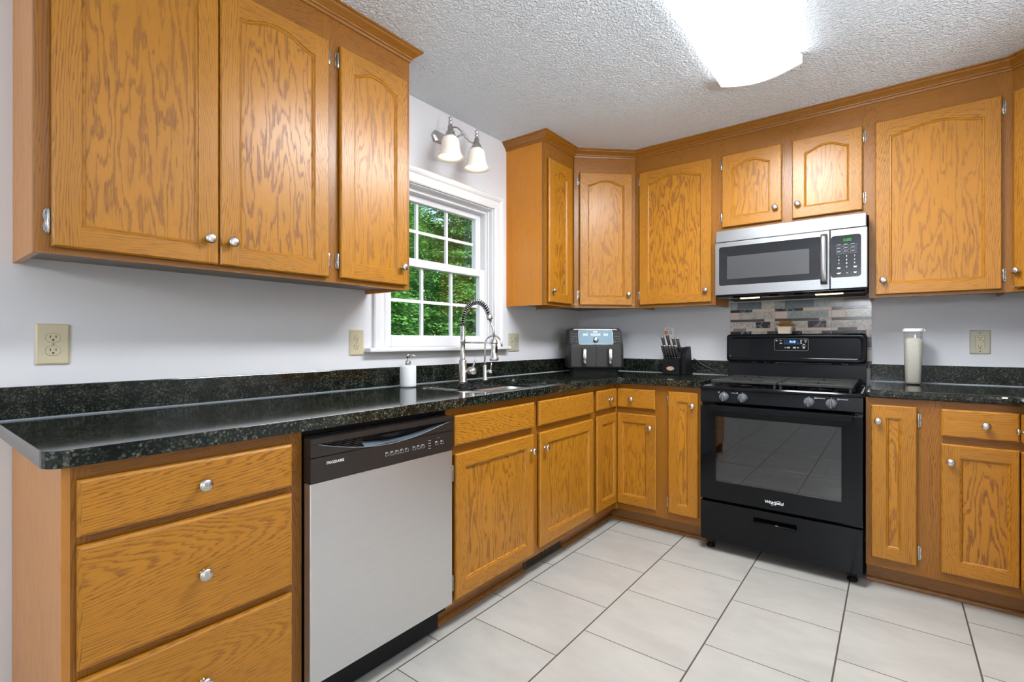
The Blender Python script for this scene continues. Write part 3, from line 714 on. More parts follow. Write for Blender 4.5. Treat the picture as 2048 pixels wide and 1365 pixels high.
# inside corner base with folded door and two corner drawer fronts
t = thing('base_cabinet', 'oak corner base cabinet with an L-shaped folded door, below the air fryer', 'cabinet', (.31, -.31, 0))
b = MB(); ring = [(.004, -.908), (.590, -.908), (.590, -.590), (.908, -.590), (.908, -.004), (.004, -.004)]
b.prism([(x, y, ZB0) for x, y in ring], (0, 0, .014)); b.build('carcass', M['inside'], t)
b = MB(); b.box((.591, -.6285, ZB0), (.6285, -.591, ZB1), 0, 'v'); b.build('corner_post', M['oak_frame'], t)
face_frame(BL, [(-.910, -.875, ZB0, ZB1, 'v'), (-.875, -.629, .842, ZB1, 'u'), (-.875, -.629, .688, .760, 'u'), (-.875, -.629, ZB0, .150, 'u')], t)
face_frame(BB, [(.865, .912, ZB0, ZB1, 'v'), (.629, .865, .842, ZB1, 'u'), (.629, .865, .688, .760, 'u'), (.629, .865, ZB0, .150, 'u')], t)
toe(t, BL, -.910, -.535); toe(t, BB, .535, .912)
d = slab(BL, -.888, -.6302, .740, .857, .0205, 'drawer', t); knob(BL, -.738, .795, .0205, d)
d = slab(BB, .6302, .875, .740, .858, .0205, 'drawer', t); knob(BB, .729, .795, .0205, d)
d = panel_door(BL, -.886, -.6302, .140, .705, t, st=.060, st2=.026, rb=.052, rt=.052)
d = panel_door(BB, .6302, .881, .140, .704, t, st=.030, st2=.058, rb=.056, rt=.052); knob(BB, .848, .629, .020, d)

def narrow_base(label, u0, u1, d0, d1, ku, hs, st):
    t = thing('base_cabinet', label, 'cabinet', ((u0+u1)/2, -.31, 0))
    base_box(t, BB, u0, u1, .606)
    face_frame(BB, [(u0, d0+.012, ZB0, ZB1, 'v'), (d1-.012, u1, ZB0, ZB1, 'v'), (d0+.012, d1-.012, .845, ZB1, 'u'), (d0+.012, d1-.012, ZB0, .152, 'u')], t)
    toe(t, BB, u0, u1)
    d = panel_door(BB, d0, d1, .143, .856, t, st=st, rb=.055, rt=.056); knob(BB, ku, .782, .020, d)
    for vv in (.795, .200): hinge(BB, d0 if hs < 0 else d1, vv, hs, d)
narrow_base('narrow oak base cabinet immediately left of the black range', .912, 1.146, .954, 1.126, 1.098, -1, .054)
narrow_base('narrow oak base cabinet immediately right of the black range', 1.898, 2.127, 1.918, 2.085, 1.945, 1, .056)
t = thing('base_cabinet', 'oak corner base cabinet at the right edge, with a drawer over its door', 'cabinet', (2.70, -.31, 0))
BR = Fr((2.43, 0, 0), (0, -1, 0), (-1, 0, 0))      # u = -y, faces the left wall
b = MB(); ring = [(2.129, -.004), (2.129, -.590), (2.450, -.590), (2.450, -.908), (XR-.004, -.908), (XR-.004, -.004)]
b.prism([(x, y, ZB0) for x, y in ring], (0, 0, .014)); b.prism([(2.43, -.910, ZB0+.014), (XR-.004, -.910, ZB0+.014), (XR-.004, -.896, ZB0+.014), (2.43, -.896, ZB0+.014)], (0, 0, ZB1-ZB0-.014)); b.build('carcass', M['oak_side'], t)
face_frame(BB, [(2.127, 2.178, ZB0, ZB1, 'v'), (2.178, 2.43, .842, ZB1, 'u'), (2.178, 2.43, .690, .755, 'u'), (2.178, 2.43, ZB0, .150, 'u')], t)
face_frame(BR, [(.865, .910, ZB0, ZB1, 'v'), (.61, .865, .842, ZB1, 'u'), (.61, .865, .690, .755, 'u'), (.61, .865, ZB0, .150, 'u')], t)
toe(t, BB, 2.127, 2.505); toe(t, BR, .535, .910)
d = slab(BB, 2.166, 2.4095, .736, .856, .0205, 'drawer', t); knob(BB, 2.307, .796, .0205, d)
d = slab(BR, .6305, .888, .736, .856, .0205, 'drawer', t); knob(BR, .745, .796, .0205, d)
d = panel_door(BB, 2.166, 2.4095, .140, .704, t, st=.060, st2=.026, rb=.056, rt=.054); knob(BB, 2.197, .629, .020, d)
panel_door(BR, .6305, .880, .140, .704, t, st=.026, rb=.056, rt=.054)
# shoe moulding at the foot of the toe kicks
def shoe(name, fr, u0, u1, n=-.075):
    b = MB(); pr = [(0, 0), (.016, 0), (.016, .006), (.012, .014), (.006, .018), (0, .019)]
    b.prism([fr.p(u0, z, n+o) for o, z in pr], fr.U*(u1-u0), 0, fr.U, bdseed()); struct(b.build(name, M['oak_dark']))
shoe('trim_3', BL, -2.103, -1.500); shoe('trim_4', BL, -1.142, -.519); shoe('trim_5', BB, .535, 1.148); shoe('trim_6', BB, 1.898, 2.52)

# ------------------------------------------------------------------ worktops
ZK0, ZK = .888, .925
def worktop(name, label, outline, hole, splash, loc, caulk_glint=()):
    t = thing(name, label, 'worktop', loc)
    bm = bmesh.new(); lo = V(loc)
    def loop(pts):
        vs = [bm.verts.new(V((x, y, ZK0))-lo) for x, y in pts]
        return [bm.edges.new((vs[i], vs[(i+1) % len(vs)])) for i in range(len(vs))]
    es = loop(outline)
    for h in hole: es += loop(h)
    bmesh.ops.triangle_fill(bm, use_beauty=True, use_dissolve=False, edges=es)
    for f in bm.faces:
        if f.normal.z > 0: f.normal_flip()
    r = bmesh.ops.extrude_face_region(bm, geom=bm.faces[:])
    bmesh.ops.translate(bm, vec=(0, 0, ZK-ZK0), verts=[g for g in r['geom'] if isinstance(g, bmesh.types.BMVert)])
    bmesh.ops.recalc_face_normals(bm, faces=bm.faces[:])
    me = bpy.data.meshes.new('slab'); bm.to_mesh(me); bm.free(); me.materials.append(M['granite'])
    o = bpy.data.objects.new('slab', me); C.objects.link(o); o.parent = t
    m = o.modifiers.new('bevel', 'BEVEL'); m.width = .015; m.segments = 4; m.limit_method = 'ANGLE'; m.angle_limit = math.radians(50)
    for s_ in splash:
        b = MB(); b.box(*s_); b.build('backsplash', M['granite'], t, .003)
    for p in caulk_glint:
        b = MB(); b.tube(p, .0032, 8); b.build('caulk_glint_bead', M['caulk_glint'], t)
    return t
def arcpts(cx, cy, r, a0, a1, n=6): return [(cx+r*math.cos(a0+(a1-a0)*i/n), cy+r*math.sin(a0+(a1-a0)*i/n)) for i in range(n+1)]
out = [(.001, -3.268)] + arcpts(.642-.04, -3.268+.04, .04, -PI/2, 0) + arcpts(.642+.045, -.642-.045, .045, PI, PI/2) + [(1.148, -.642), (1.148, -.001), (.001, -.001)]
SY0, SY1, SX0, SX1 = -1.885, -1.125, .175, .575
hole = [rrect(SX0, SX1, SY0, SY1, .07, 6)[::-1]]
worktop('countertop', 'dark green granite countertop running along the window wall and round the corner to the range', out, hole,
        [((.001, -3.268, ZK+.0005), (.021, -.001, 1.021)), ((.021, -.021, ZK+.0005), (1.148, -.001, 1.021))], (.32, -1.6, ZK0), [[(.0225, -3.266, ZK+.0012), (.0225, -.0225, ZK+.0012), (1.146, -.0225, ZK+.0012)]])
out = [(1.897, -.001), (1.897, -.642)] + arcpts(2.398-.06, -.642-.06, .06, PI/2, 0)[::1] + [(2.398, -.925), (XR-.001, -.925), (XR-.001, -.001)]
worktop('countertop', 'dark green granite countertop to the right of the range, under the canister', out, [],
        [((1.899, -.021, ZK+.0005), (XR-.001, -.001, 1.021)), ((XR-.021, -.925, ZK+.0005), (XR-.001, -.021, 1.021))], (2.4, -.32, ZK0), [[(1.901, -.0225, ZK+.0012), (XR-.0225, -.0225, ZK+.0012)]])

# sink: two undermounted bowls
t = thing('kitchen_sink', 'undermounted stainless steel double-bowl sink set into the granite below the window', 'sink', (.375, -1.505, .72))
for a, c, zb in ((SY0-.012, -1.520, .70), (-1.490, SY1+.012, .72)):
    b = MB(); L = []
    for d, z, r in ((-.012, ZK0-.003, .075), (0, ZK0-.003, .072), (.004, ZK0-.02, .07), (.016, zb+.03, .06), (.030, zb+.008, .05), (.06, zb, .03)):
        L.append([(x, y, z) for x, y in rrect(SX0-.012+d+.012, SX1+.012-d-.012, a+d, c-d, max(.02, r), 6)])
    L2 = [[(x, y, z-.002) for x, y, z in l] for l in L]
    b.loft(L, cap1=True); o = b.build('bowl', M['sink_steel'], t)
    b = MB(); b.lathe(((SX0+SX1)/2-.03, (a+c)/2, zb), (0, 0, 1), [(.045, .0005), (.045, .003), (.036, .0035), (.030, .0015), (.005, .002)], 24); b.build('drain', M['chrome'], t)
b = MB(); b.box((SX0+.03, -1.5195, ZK0-.03), (SX1-.03, -1.4905, ZK0-.012)); b.build('divider', M['sink_steel'], t, .005)

# faucet with spring spout
FX, FY = .126, -1.497
t = thing('spring_faucet', 'tall brushed nickel pull-down faucet with an exposed spring arch', 'faucet', (FX, FY, ZK))
b = MB(); b.lathe((FX, FY, ZK), (0, 0, 1), [(.027, .0005), (.027, .005), (.0205, .008), (.0205, .118), (.019, .121), (.013, .123), (.013, .218), (.0145, .220), (.0145, .236), (.013, .238), (.013, .305), (.011, .306)], 28); b.build('body', M['nickel'], t)
b = MB()
for i in range(9): b.lathe((FX, FY, ZK+.245+i*.0075), (0, 0, 1), [(.0135, 0), (.0150, .002), (.0135, .004)], 20, cap0=False, cap1=False)
b.build('collar', M['darknickel'], t)
arch = []
for i in range(41):
    a = PI - (PI-.35)*i/40
    arch.append(V((FX+.098+.098*math.cos(a), FY, ZK+.318+.120*math.sin(a))))
b = MB(); b.tube(arch, .0075, 10); b.build('hose', M['blackmat'], t)
b = MB(); hx = []; turns = 24; K = turns*10
for i in range(K+1):
    s = i/K*(len(arch)-1); j = min(int(s), len(arch)-2); p = arch[j].lerp(arch[j+1], s-j); tg = (arch[j+1]-arch[j]).normalized()
    n1 = V((0, 1, 0)); n2 = tg.cross(n1); an = 2*PI*turns*i/K
    hx.append(p + (n1*math.cos(an)+n2*math.sin(an))*.0130)
b.tube(hx, .0024, 6); b.build('spring', M['spring'], t)
e = arch[-1]; tg = (arch[-1]-arch[-2]).normalized()
b = MB(); b.lathe(e-tg*.004, tg, [(.0155, 0), (.0165, .004), (.0165, .020), (.0145, .024)], 20); b.build('spring_end', M['darknickel'], t)
hp = [e+tg*.02, e+tg*.045+V((.002, 0, -.005)), V((FX+.221, FY, ZK+.29)), V((FX+.224, FY, ZK+.233))]
b = MB(); b.tube(hp, .0065, 10); b.build('hose', M['darknickel'], t)
b = MB(); hd = (FX+.224, FY, ZK+.124)
b.lathe(hd, (0, 0, 1), [(.016, -.002), (.022, 0), (.024, .006), (.024, .016), (.017, .024), (.015, .06), (.0165, .075), (.0165, .105), (.013, .112)], 24); b.build('spray_head', M['nickel'], t)
b = MB(); b.box((FX+.224+.012, FY-.006, ZK+.165), (FX+.224+.020, FY+.006, ZK+.20)); b.build('spray_button', M['blackmat'], t, .003)
b = MB(); b.tube([(FX+.012, FY, ZK+.218), (FX+.10, FY, ZK+.218), (FX+.21, FY, ZK+.218)], .0045, 10)
b.lathe((FX+.224, FY, ZK+.212), (0, 0, 1), [(.0185, 0), (.0185, .012)], 20); b.build('holder_arm', M['nickel'], t)
b = MB(); b.lathe((FX+.010, FY+.012, ZK+.062), (.72, .6, 0), [(.011, 0), (.012, .008), (.020, .016), (.024, .030), (.022, .046), (.014, .058), (.0, .060)], 22)
b.tube([V((FX+.038, FY+.036, ZK+.075)), V((FX+.046, FY+.042, ZK+.10)), V((FX+.056, FY+.05, ZK+.135))], [.006, .005, .0045], 10); b.build('lever', M['nickel'], t)

FX2, FY2 = .132, -1.318
t = thing('filter_faucet', 'small gooseneck drinking-water tap to the right of the spring faucet', 'faucet', (FX2, FY2, ZK))
b = MB(); b.lathe((FX2, FY2, ZK), (0, 0, 1), [(.019, .0005), (.019, .006), (.0125, .010), (.0125, .085), (.0115, .088), (.006, .089)], 24); b.build('body', M['nickel'], t)
gp = [V((FX2, FY2, ZK+.085)), V((FX2, FY2, ZK+.15)), V((FX2, FY2, ZK+.20))] + [V((FX2+.062-.062*math.cos(a), FY2, ZK+.203+.055*math.sin(a))) for a in [PI*i/14 for i in range(1, 14)]] + [V((FX2+.126, FY2, ZK+.196))]
b = MB(); b.tube(gp, .0052, 10); b.build('spout', M['nickel'], t)
b = MB(); b.lathe((FX2+.008, FY2+.006, ZK+.05), (.8, .6, 0), [(.007, 0), (.009, .006), (.012, .012), (.012, .03), (.0, .033)], 18)
b.tube([(FX2+.026, FY2+.018, ZK+.055), (FX2+.030, FY2+.020, ZK+.080), (FX2+.032, FY2+.022, ZK+.102)], .0035, 8); b.build('lever', M['nickel'], t)

t = thing('soap_dispenser', 'white ceramic soap dispenser with a chrome pump on the counter left of the faucet', 'soap dispenser', (.112, -1.872, ZK))
b = MB(); b.lathe((.112, -1.872, ZK), (0, 0, 1), [(.034, .0005), (.039, .005), (.0395, .012), (.0395, .098), (.038, .104), (.034, .107), (.012, .108)], 32); b.build('bottle', M['ceramic'], t)
b = MB(); b.lathe((.112, -1.872, ZK+.108), (0, 0, 1), [(.013, 0), (.013, .020), (.011, .022), (.006, .023), (.006, .034), (.009, .036), (.009, .052), (.007, .056), (0, .057)], 20)
b.tube([(.112, -1.872, ZK+.157), (.125, -1.862, ZK+.158), (.142, -1.849, ZK+.153)], [.0045, .004, .003], 8); b.build('pump', M['chrome'], t)

# ------------------------------------------------------------------ dishwasher
t = thing('dishwasher', 'stainless steel dishwasher with a black control strip, between drawers and sink cabinet', 'dishwasher', (.33, -2.404, 0))
FD = LEFT(.650); y0, y1 = -2.698, -2.110
b = MB(); b.box((.06, y0+.004, .10), (.615, y1-.004, .868)); b.box((.06, y0+.004, .868), (.600, y1-.004, .884)); b.build('tub', M['blackmat'], t)
b = MB(); b.box((y0, .135, -.034), (y1, .731, 0), 0, None, FD); b.build('door_panel', M['steel_y'], t, .003)
cp = MB(); cp.box((y0, .733, -.034), (y1, .808, .003), 0, None, FD); cp.box((y0, .846, -.034), (y1, .863, .003), 0, None, FD)
# strip between with a crescent pocket
cres = [(-2.672, .8445)] + [(-2.672+.550*i/24, .8445-.040*math.sin(PI*(i/24)**.92)) for i in range(1, 24)] + [(-2.122, .8425)]
for i in range(len(cres)-1):
    (ua, va), (ub, vb) = cres[i], cres[i+1]
    cp.prism([FD.p(ua, .806, -.034), FD.p(ub, .806, -.034), FD.p(ub, vb, -.034), FD.p(ua, va, -.034)], FD.N*.037)
cp.box((y0, .806, -.034), (-2.672, .847, .003), 0, None, FD); cp.box((-2.122, .806, -.034), (y1, .847, .003), 0, None, FD)
cpo = cp.build('control_panel', M['dwblack'], t)
b = MB(); b.box((-2.674, .80, -.034), (-2.120, .848, -.026), 0, None, FD); b.build('handle_recess', M['blackmat'], t)
b = MB(); g0 = 7; loops = []
for i in range(g0, len(cres)):
    u, v = cres[i]; s = (i-g0)/(len(cres)-1-g0)
    k = (1-s)*.9+.1
    loops.append([FD.p(u, v+.0005, .002), FD.p(u, v+.006*k, -.004), FD.p(u, v+.014*k, -.016), FD.p(u, v+.018*k, -.024), FD.p(u, v-.0005, -.024)])
b.loft(loops, closed=False); b.build('grip', M['dwgrip_sheen'], t)
b = MB(); b.tube([FD.p(u, v, .003) for u, v in cres], .0013, 6); b.build('handle_rim', M['dwgrip_sheen'], t)
b = MB()
for i in range(6):
    v = .8130+i*.0055; ua = -2.655+max(0, (.843-v))*3.2
    b.box((ua, v, -.022), (-2.515, v+.0022, -.004), 0, None, FD)
b.build('vent_louver', M['dwblack'], t)
b = MB(); b.prism([FD.p(u, v, -.01) for u, v in [(-2.455+.10*i/10, .839-.012*math.sin(PI*i/10)) for i in range(11)]], FD.N*.008); b.build('latch', M['blackmat'], t)
text('FRIGIDAIRE', .0118, FD, -2.617, .7845, .0032, M['whitemark'], cpo, 'lettering', bold=.0001)
b = MB()
def mark(b, fr, u, v, w, h, n, mi=0): b.box((u-w/2, v-h/2, n), (u+w/2, v+h/2, n+.0003), mi, None, fr)
def outl(b, fr, u, v, w, h, n, s=.0008):
    mark(b, fr, u, v-h/2, w, s, n); mark(b, fr, u-w/2, v, s, h, n); mark(b, fr, u+w/2, v, s, h, n)
for u in (-2.422, -2.401, -2.380, -2.359, -2.338, -2.304, -2.283, -2.262, -2.195, -2.168):
    outl(b, FD, u, .770, .014, .010, .003); mark(b, FD, u-.003, .777, .011, .0022, .003); mark(b, FD, u-.003, .7735, .007, .0016, .003)
for i in range(4): mark(b, FD, -2.231, .786-i*.0095, .012, .002, .003)
for i in range(3): mark(b, FD, -2.194+i*.007, .790, .0018, .0018, .003)
b.build('button_markings', M['graymark'], cpo)
b = MB(); b.box((.545, y0+.01, .012), (.572, y1-.0, .133)); b.build('toe_panel', M['blackmat'], t, .002)

# ------------------------------------------------------------------ gas range
RX0, RX1 = 1.154, 1.890; RF = BACK(-.655)
t = thing('gas_range', 'black freestanding gas range with an oven window and a blue clock display', 'range', (1.522, -.34, 0))
b = MB()
b.box((RX0+.002, -.630, .06), (RX0+.022, -.03, .895)); b.box((RX1-.022, -.630, .06), (RX1-.002, -.03, .895))
b.box((RX0+.022, -.630, .06), (RX1-.022, -.03, .275)); b.box((RX0+.022, -.05, .275), (RX1-.022, -.03, .895)); b.box((RX0+.022, -.630, .80), (RX1-.022, -.05, .890))
b.build('body', M['black'], t)
b = MB(); b.box((RX0+.023, -.60, .2755), (RX0+.06, -.052, .799)); b.box((RX1-.06, -.60, .2755), (RX1-.023, -.052, .799)); b.box((RX0+.06, -.07, .2755), (RX1-.06, -.052, .799)); b.box((RX0+.06, -.60, .2755), (RX1-.06, -.07, .30))
b.build('oven_cavity', M['ovenin'], t)
b = MB()
for yy in (-.585, -.12): b.tube([(RX0+.065, yy, .478), (RX1-.065, yy, .478)], .004, 8)
for i in range(16): x = RX0+.08+i*.0385; b.tube([(x, -.585, .480), (x, -.12, .480)], .0022, 6)
b.build('oven_rack', M['bright'], t)
# oven door with a real window
OD0, OD1, DZ0, DZ1 = RX0+.001, RX1-.001, .288, .797
WX0, WX1, WZa, WZb = 1.236, 1.806, .390, .742
door = framed(RF, (OD0, OD1, DZ0, DZ1), (WX0, WX1, WZa, WZb), -.022, .022)
do = door.build('oven_door', M['black'], t, .0015)
b = MB(); b.box((WX0-.0, WZa-.0, .014), (WX1+.0, WZb+.0, .0205), 0, None, RF); b.build('window_glass', M['ovenglass'], do)
b = MB(); pts = [RF.p(u, .793, .060) for u in (1.200, 1.852)]
b.box((1.202, .776, .050), (1.852, .808, .066), 0, None, RF); b.build('handle', M['black'], do, .005)
b = MB()
for u in (1.215, 1.830): b.box((u, .781, .020), (u+.022, .803, .052), 0, None, RF)
b.build('handle_bracket', M['blackmat'], do, .003)
text('Whirlpool', .0205, RF, 1.520, .327, .0224, M['whitemark'], do, 'lettering', shear=.12, bold=.0004)
b = MB(); sw = [RF.p(1.527+.023*math.cos(a), .326+.0068*math.sin(a)+.42*.023*math.cos(a), .0228) for a in [math.radians(-150+300*i/24) for i in range(25)]]
b.tube(sw, .0008, 6); b.build('logo_swirl', M['whitemark'], do)
# storage drawer with a slot handle
HX0, HX1, HZ0, HZ1 = 1.424, 1.620, .206, .234
b = framed(RF, (OD0, OD1, .062, .272), (HX0, HX1, HZ0, HZ1), -.022, .018); b.box((HX0, HZ0, -.021), (HX1, HZ1, -.012), 0, None, RF)
dr = b.build('storage_drawer', M['black'], t, .0015)
b = MB(); b.tube([RF.p(HX0+.002, HZ0+.002, .019), RF.p(HX1-.002, HZ0+.002, .019)], .006, 10); b.build('handle_lip', M['black'], dr)
# feet
for x in (RX0+.035, RX1-.045):
    b = MB(); b.lathe((x, -.60, 0), (0, 0, 1), [(.022, .0005), (.022, .012), (.012, .016), (.012, .06)], 18); b.box((x-.02, -.62, .03), (x+.02, -.58, .0595)); b.build('foot', M['blackmat'], t)
# control panel
b = MB(); b.prism([(RX0, -.674, .818), (RX0, -.668, .886), (RX0, -.63, .886), (RX0, -.63, .812)], (RX1-RX0, 0, 0)); cpo = b.build('control_panel', M['black'], t, .002)
KF = BACK(-.672)
for u in (1.278, 1.371, 1.673, 1.766):
    b = MB(); o = KF.p(u, .851, 0)
    b.lathe(o, KF.N, [(.024, -.002), (.024, .005), (.0215, .007), (.020, .024), (.019, .027), (0, .0272)], 28)
    kn = b.build('burner_knob', M['knobface'], cpo)
    b = MB(); b.box((u-.004, .851-.021, .024), (u+.004, .851+.021, .036), 0, None, KF); b.build('grip', M['knobface'], kn, .0025)
    b = MB(); mark(b, KF, u-.0055, .851, .0015, .036, .0274); b.build('pointer', M['slot'], kn)
b = MB()
for u, w in ((1.327, .022), (1.722, .036), (1.816, .034)): [mark(b, KF, u-w/2+w*(i_+.5)/7, .874, w/9, .0022, .0032) for i_ in range(7)]
for u in (1.252, 1.345, 1.700, 1.794):
    b.tube([KF.p(u+.0036*math.cos(2*PI*i/14), .874+.0036*math.sin(2*PI*i/14), .003) for i in range(15)], .0007, 6)
for u in (1.278, 1.371, 1.673, 1.766): mark(b, KF, u, .8785, .0025, .0025, .0026)
b.build('knob_markings', M['whitemark'], cpo)
# cooktop
b = MB(); L = []
for d, z in ((0, .888), (0, .898), (.006, .905), (.014, .906), (.035, .900), (.06, .899)):
    L.append([(x, y, z) for x, y in rrect(RX0-.003+d, RX1+.003-d, -.682+d, -.10-d*.2, .012, 4)])
b.loft(L, cap0=True, cap1=True, smooth=False); ck = b.build('cooktop', M['black'], t)
for x in (1.34, 1.71):
    for y in (-.27, -.52):
        b = MB(); b.lathe((x, y, .899), (0, 0, 1), [(.05, .0003), (.048, .006), (.034, .008), (.034, .016), (.036, .017), (.030, .023), (0, .0235)], 24); b.build('burner', M['blackmat'], ck)
def grate(x0, x1, y0, y1, z):
    b = MB(); w = .012
    b.box((x0, y0, z-.012), (x1, y0+w, z)); b.box((x0, y1-w, z-.012), (x1, y1, z)); b.box((x0, y0+w, z-.012), (x0+w, y1-w, z)); b.box((x1-w, y0+w, z-.012), (x1, y1-w, z))
    cx = (x0+x1)/2; n = 27; pitch = (y1-y0-2*w)/n
    cyl = [y0+(y1-y0)*.27, y0+(y1-y0)*.73]
    for i in range(n):
        ya = y0+w+i*pitch+.0018; yb = y0+w+(i+1)*pitch-.0018; ym = (ya+yb)/2
        gaps = any(abs(ym-c) < .046 for c in cyl)
        if gaps: segs = [(x0+w, cx-.075), (cx+.075, x1-w)]
        else: segs = [(x0+w, x1-w)]
        for a, c in segs: b.box((a, ya, z-.010), (c, yb, z-.001))
    for c in cyl: b.box((cx-.004, c-.055, z-.010), (cx+.004, c+.055, z-.0005))
    for xx in (x0+w, x0+.09, cx-.05, cx+.05, x1-.09, x1-w-.006): b.box((xx, y0+w, z-.014), (xx+.006, y1-w, z-.0102))
    for xx in (x0+.006, x1-.018):
        for yy in (y0+.006, y1-.018): b.box((xx, yy, .8985), (xx+.012, yy+.012, z-.012))
    return b.build('grate', M['iron'], ck, .0012, 1)
grate(1.206, 1.529, -.655, -.135, .938); grate(1.533, 1.852, -.655, -.135, .938)
# riser and backguard
b = MB(); b.prism([(RX0-.002, -.10, .899), (RX0-.002, -.082, .915), (RX0-.002, -.078, 1.015), (RX0-.002, -.026, 1.015), (RX0-.002, -.026, .899)], (RX1-RX0-.006, 0, 0)); b.build('riser', M['black'], t, .002)
GF = BACK(-.100)
b = MB(); L = []
for d, n in ((.0, -.072), (0, -.008), (.003, -.002), (.010, 0), (.024, 0), (.028, -.003)):
    L.append([GF.p(u, v, n) for u, v in rrect(1.146+d, 1.886-d, 1.022+d, 1.195-d, .020, 5)])
b.loft(L, cap0=True, cap1=True); bgd = b.build('backguard', M['black'], t)
b = MB(); rr = rrect(1.424, 1.604, 1.094, 1.165, .010, 4)
b.loft([[GF.p(u, v, -.004) for u, v in rr], [GF.p(u, v, .002) for u, v in rr]], cap0=True, cap1=True, smooth=False); dp_ = b.build('display_panel', M['black'], bgd)
b = MB(); rim = [GF.p(u, v, .002) for u, v in rr]; b.tube(rim+[rim[0]], .0009, 6); b.build('display_rim', M['graymark'], dp_)
b = MB(); mark(b, GF, 1.521, 1.147, .062, .020, .0022); b.build('display_glow', M['blue_glow'], dp_)
text('9:10', .0185, GF, 1.521, 1.147, .0027, M['blue_led'], dp_, 'clock_digits', shear=.15, xs=1.0, bold=.0005)
b = MB()
for u, v, w, h in ((1.436, 1.154, .010, .007), (1.458, 1.154, .012, .004), (1.460, 1.138, .014, .007), (1.568, 1.156, .010, .004), (1.590, 1.156, .014, .004), (1.567, 1.147, .006, .006), (1.590, 1.146, .008, .006), (1.567, 1.138, .009, .005),
                   (1.485, 1.112, .009, .005), (1.501, 1.112, .015, .009), (1.532, 1.112, .015, .009), (1.550, 1.112, .009, .006), (1.581, 1.131, .013, .007), (1.581, 1.121, .02, .003), (1.581, 1.111, .012, .009), (1.489, 1.153, .008, .002), (1.489, 1.142, .008, .002), (1.552, 1.142, .009, .002)):
    mark(b, GF, u, v, w, h, .0022)
outl(b, GF, 1.521, 1.147, .084, .024, .0022, .0007)
b.build('button_markings', M['graymark'], dp_)

# ------------------------------------------------------------------ microwave
MF = BACK(-.385); mx0, mx1 = 1.158, 1.897
t = thing('microwave', 'stainless over-the-range microwave with green clock digits', 'microwave', (1.527, -.19, 1.41))
b = MB(); b.box((mx0+.004, -.360, 1.425), (mx1-.004, -.004, 1.808)); b.box((mx0+.02, -.35, 1.410), (mx1-.02, -.01, 1.425)); b.build('housing', M['blackmat'], t)
b = MB(); b.box((mx0, 1.738, -.026), (mx1-.004, 1.808, .008), 0, None, MF); b.build('vent_panel', M['steel_x'], t, .004)
ax0, ax1, az0, az1 = 1.182, 1.700, 1.482, 1.706
b = framed(MF, (mx0, 1.735, 1.425, 1.735), (ax0, ax1, az0, az1), -.024, .015)
do = b.build('microwave_door', M['steel_x'], t, .0012)
b = MB(); L = rrect(ax0-.002, ax1+.0, az0-.002, az1+.002, .012, 4); b.loft([[MF.p(u, v, .004) for u, v in L], [MF.p(u, v, .0158) for u, v in L]], cap0=True, cap1=True, smooth=False); gl = b.build('door_glass', M['mwglass'], do)
b = MB(); mark(b, MF, 1.434, 1.583, .418, .134, .0160); b.build('window_screen', M['mwmesh'], gl)
b = MB(); hz = [(1.452, .018), (1.456, .040), (1.475, .050), (1.52, .054), (1.585, .055), (1.65, .054), (1.695, .050), (1.714, .040), (1.718, .018)]
loops = []
for v, n in hz:
    loops.append([MF.p(1.711+.0145*math.cos(a), v, n+.008*math.sin(a)) for a in [2*PI*i/14 for i in range(14)]])
b.loft(loops, cap0=True, cap1=True); b.build('handle', M['steel_x'], do)
b = MB(); b.box((1.738, 1.425, -.024), (mx1, 1.735, .014), 0, None, MF); cpo = b.build('control_panel', M['steel_x'], t, .003)
b = MB(); L = rrect(1.741, 1.871, 1.484, 1.702, .014, 5); b.loft([[MF.p(u, v, .010) for u, v in L], [MF.p(u, v, .0150) for u, v in L]], cap0=True, cap1=True, smooth=False); kp = b.build('keypad', M['mwglass'], cpo)
text('0:00', .020, MF, 1.813, 1.676, .0153, M['green_led'], kp, 'clock_digits', xs=1.0)
b = MB(); n = .0152
for c, u in enumerate((1.778, 1.808, 1.838)):
    for r_, v in enumerate((1.650, 1.632, 1.614)):
        outl(b, MF, u, v-.002, .024, .010, n, .0005); mark(b, MF, u-.002, v+.004, .016, .0024, n)
b.build('button_markings', M['graymark'], kp)
for r_, row in enumerate(('123', '456', '789')):
    for c, ch in enumerate(row): text(ch, .0115, MF, 1.776+c*.034, 1.592-r_*.0185, .0153, M['whitemark'], kp, 'key_digit')
text('0', .0115, MF, 1.810, 1.5365, .0153, M['whitemark'], kp, 'key_digit')
b = MB()
for u, v, w in ((1.776, 1.535, .013), (1.776, 1.531, .013), (1.846, 1.537, .015), (1.846, 1.533, .013), (1.776, 1.507, .019), (1.776, 1.503, .012), (1.846, 1.508, .013), (1.846, 1.504, .010), (1.812, 1.505, .005)): mark(b, MF, u, v, w, .0026, n)
b.build('key_markings', M['whitemark'], kp)
b = MB(); b.prism([(mx0+.004, -.396, 1.424), (mx0+.004, -.398, 1.414), (mx0+.004, -.365, 1.4065), (mx0+.004, -.30, 1.4065), (mx0+.004, -.30, 1.424)], (mx1-mx0-.01, 0, 0)); b.build('bottom_grille', M['black'], t, .003)
for x, w in ((1.285, .10), (1.665, .125)):
    b = MB(); b.box((x, -.350, 1.4030), (x+w, -.318, 1.4062)); b.build('cooktop_lamp', M['mwlamp'], t)

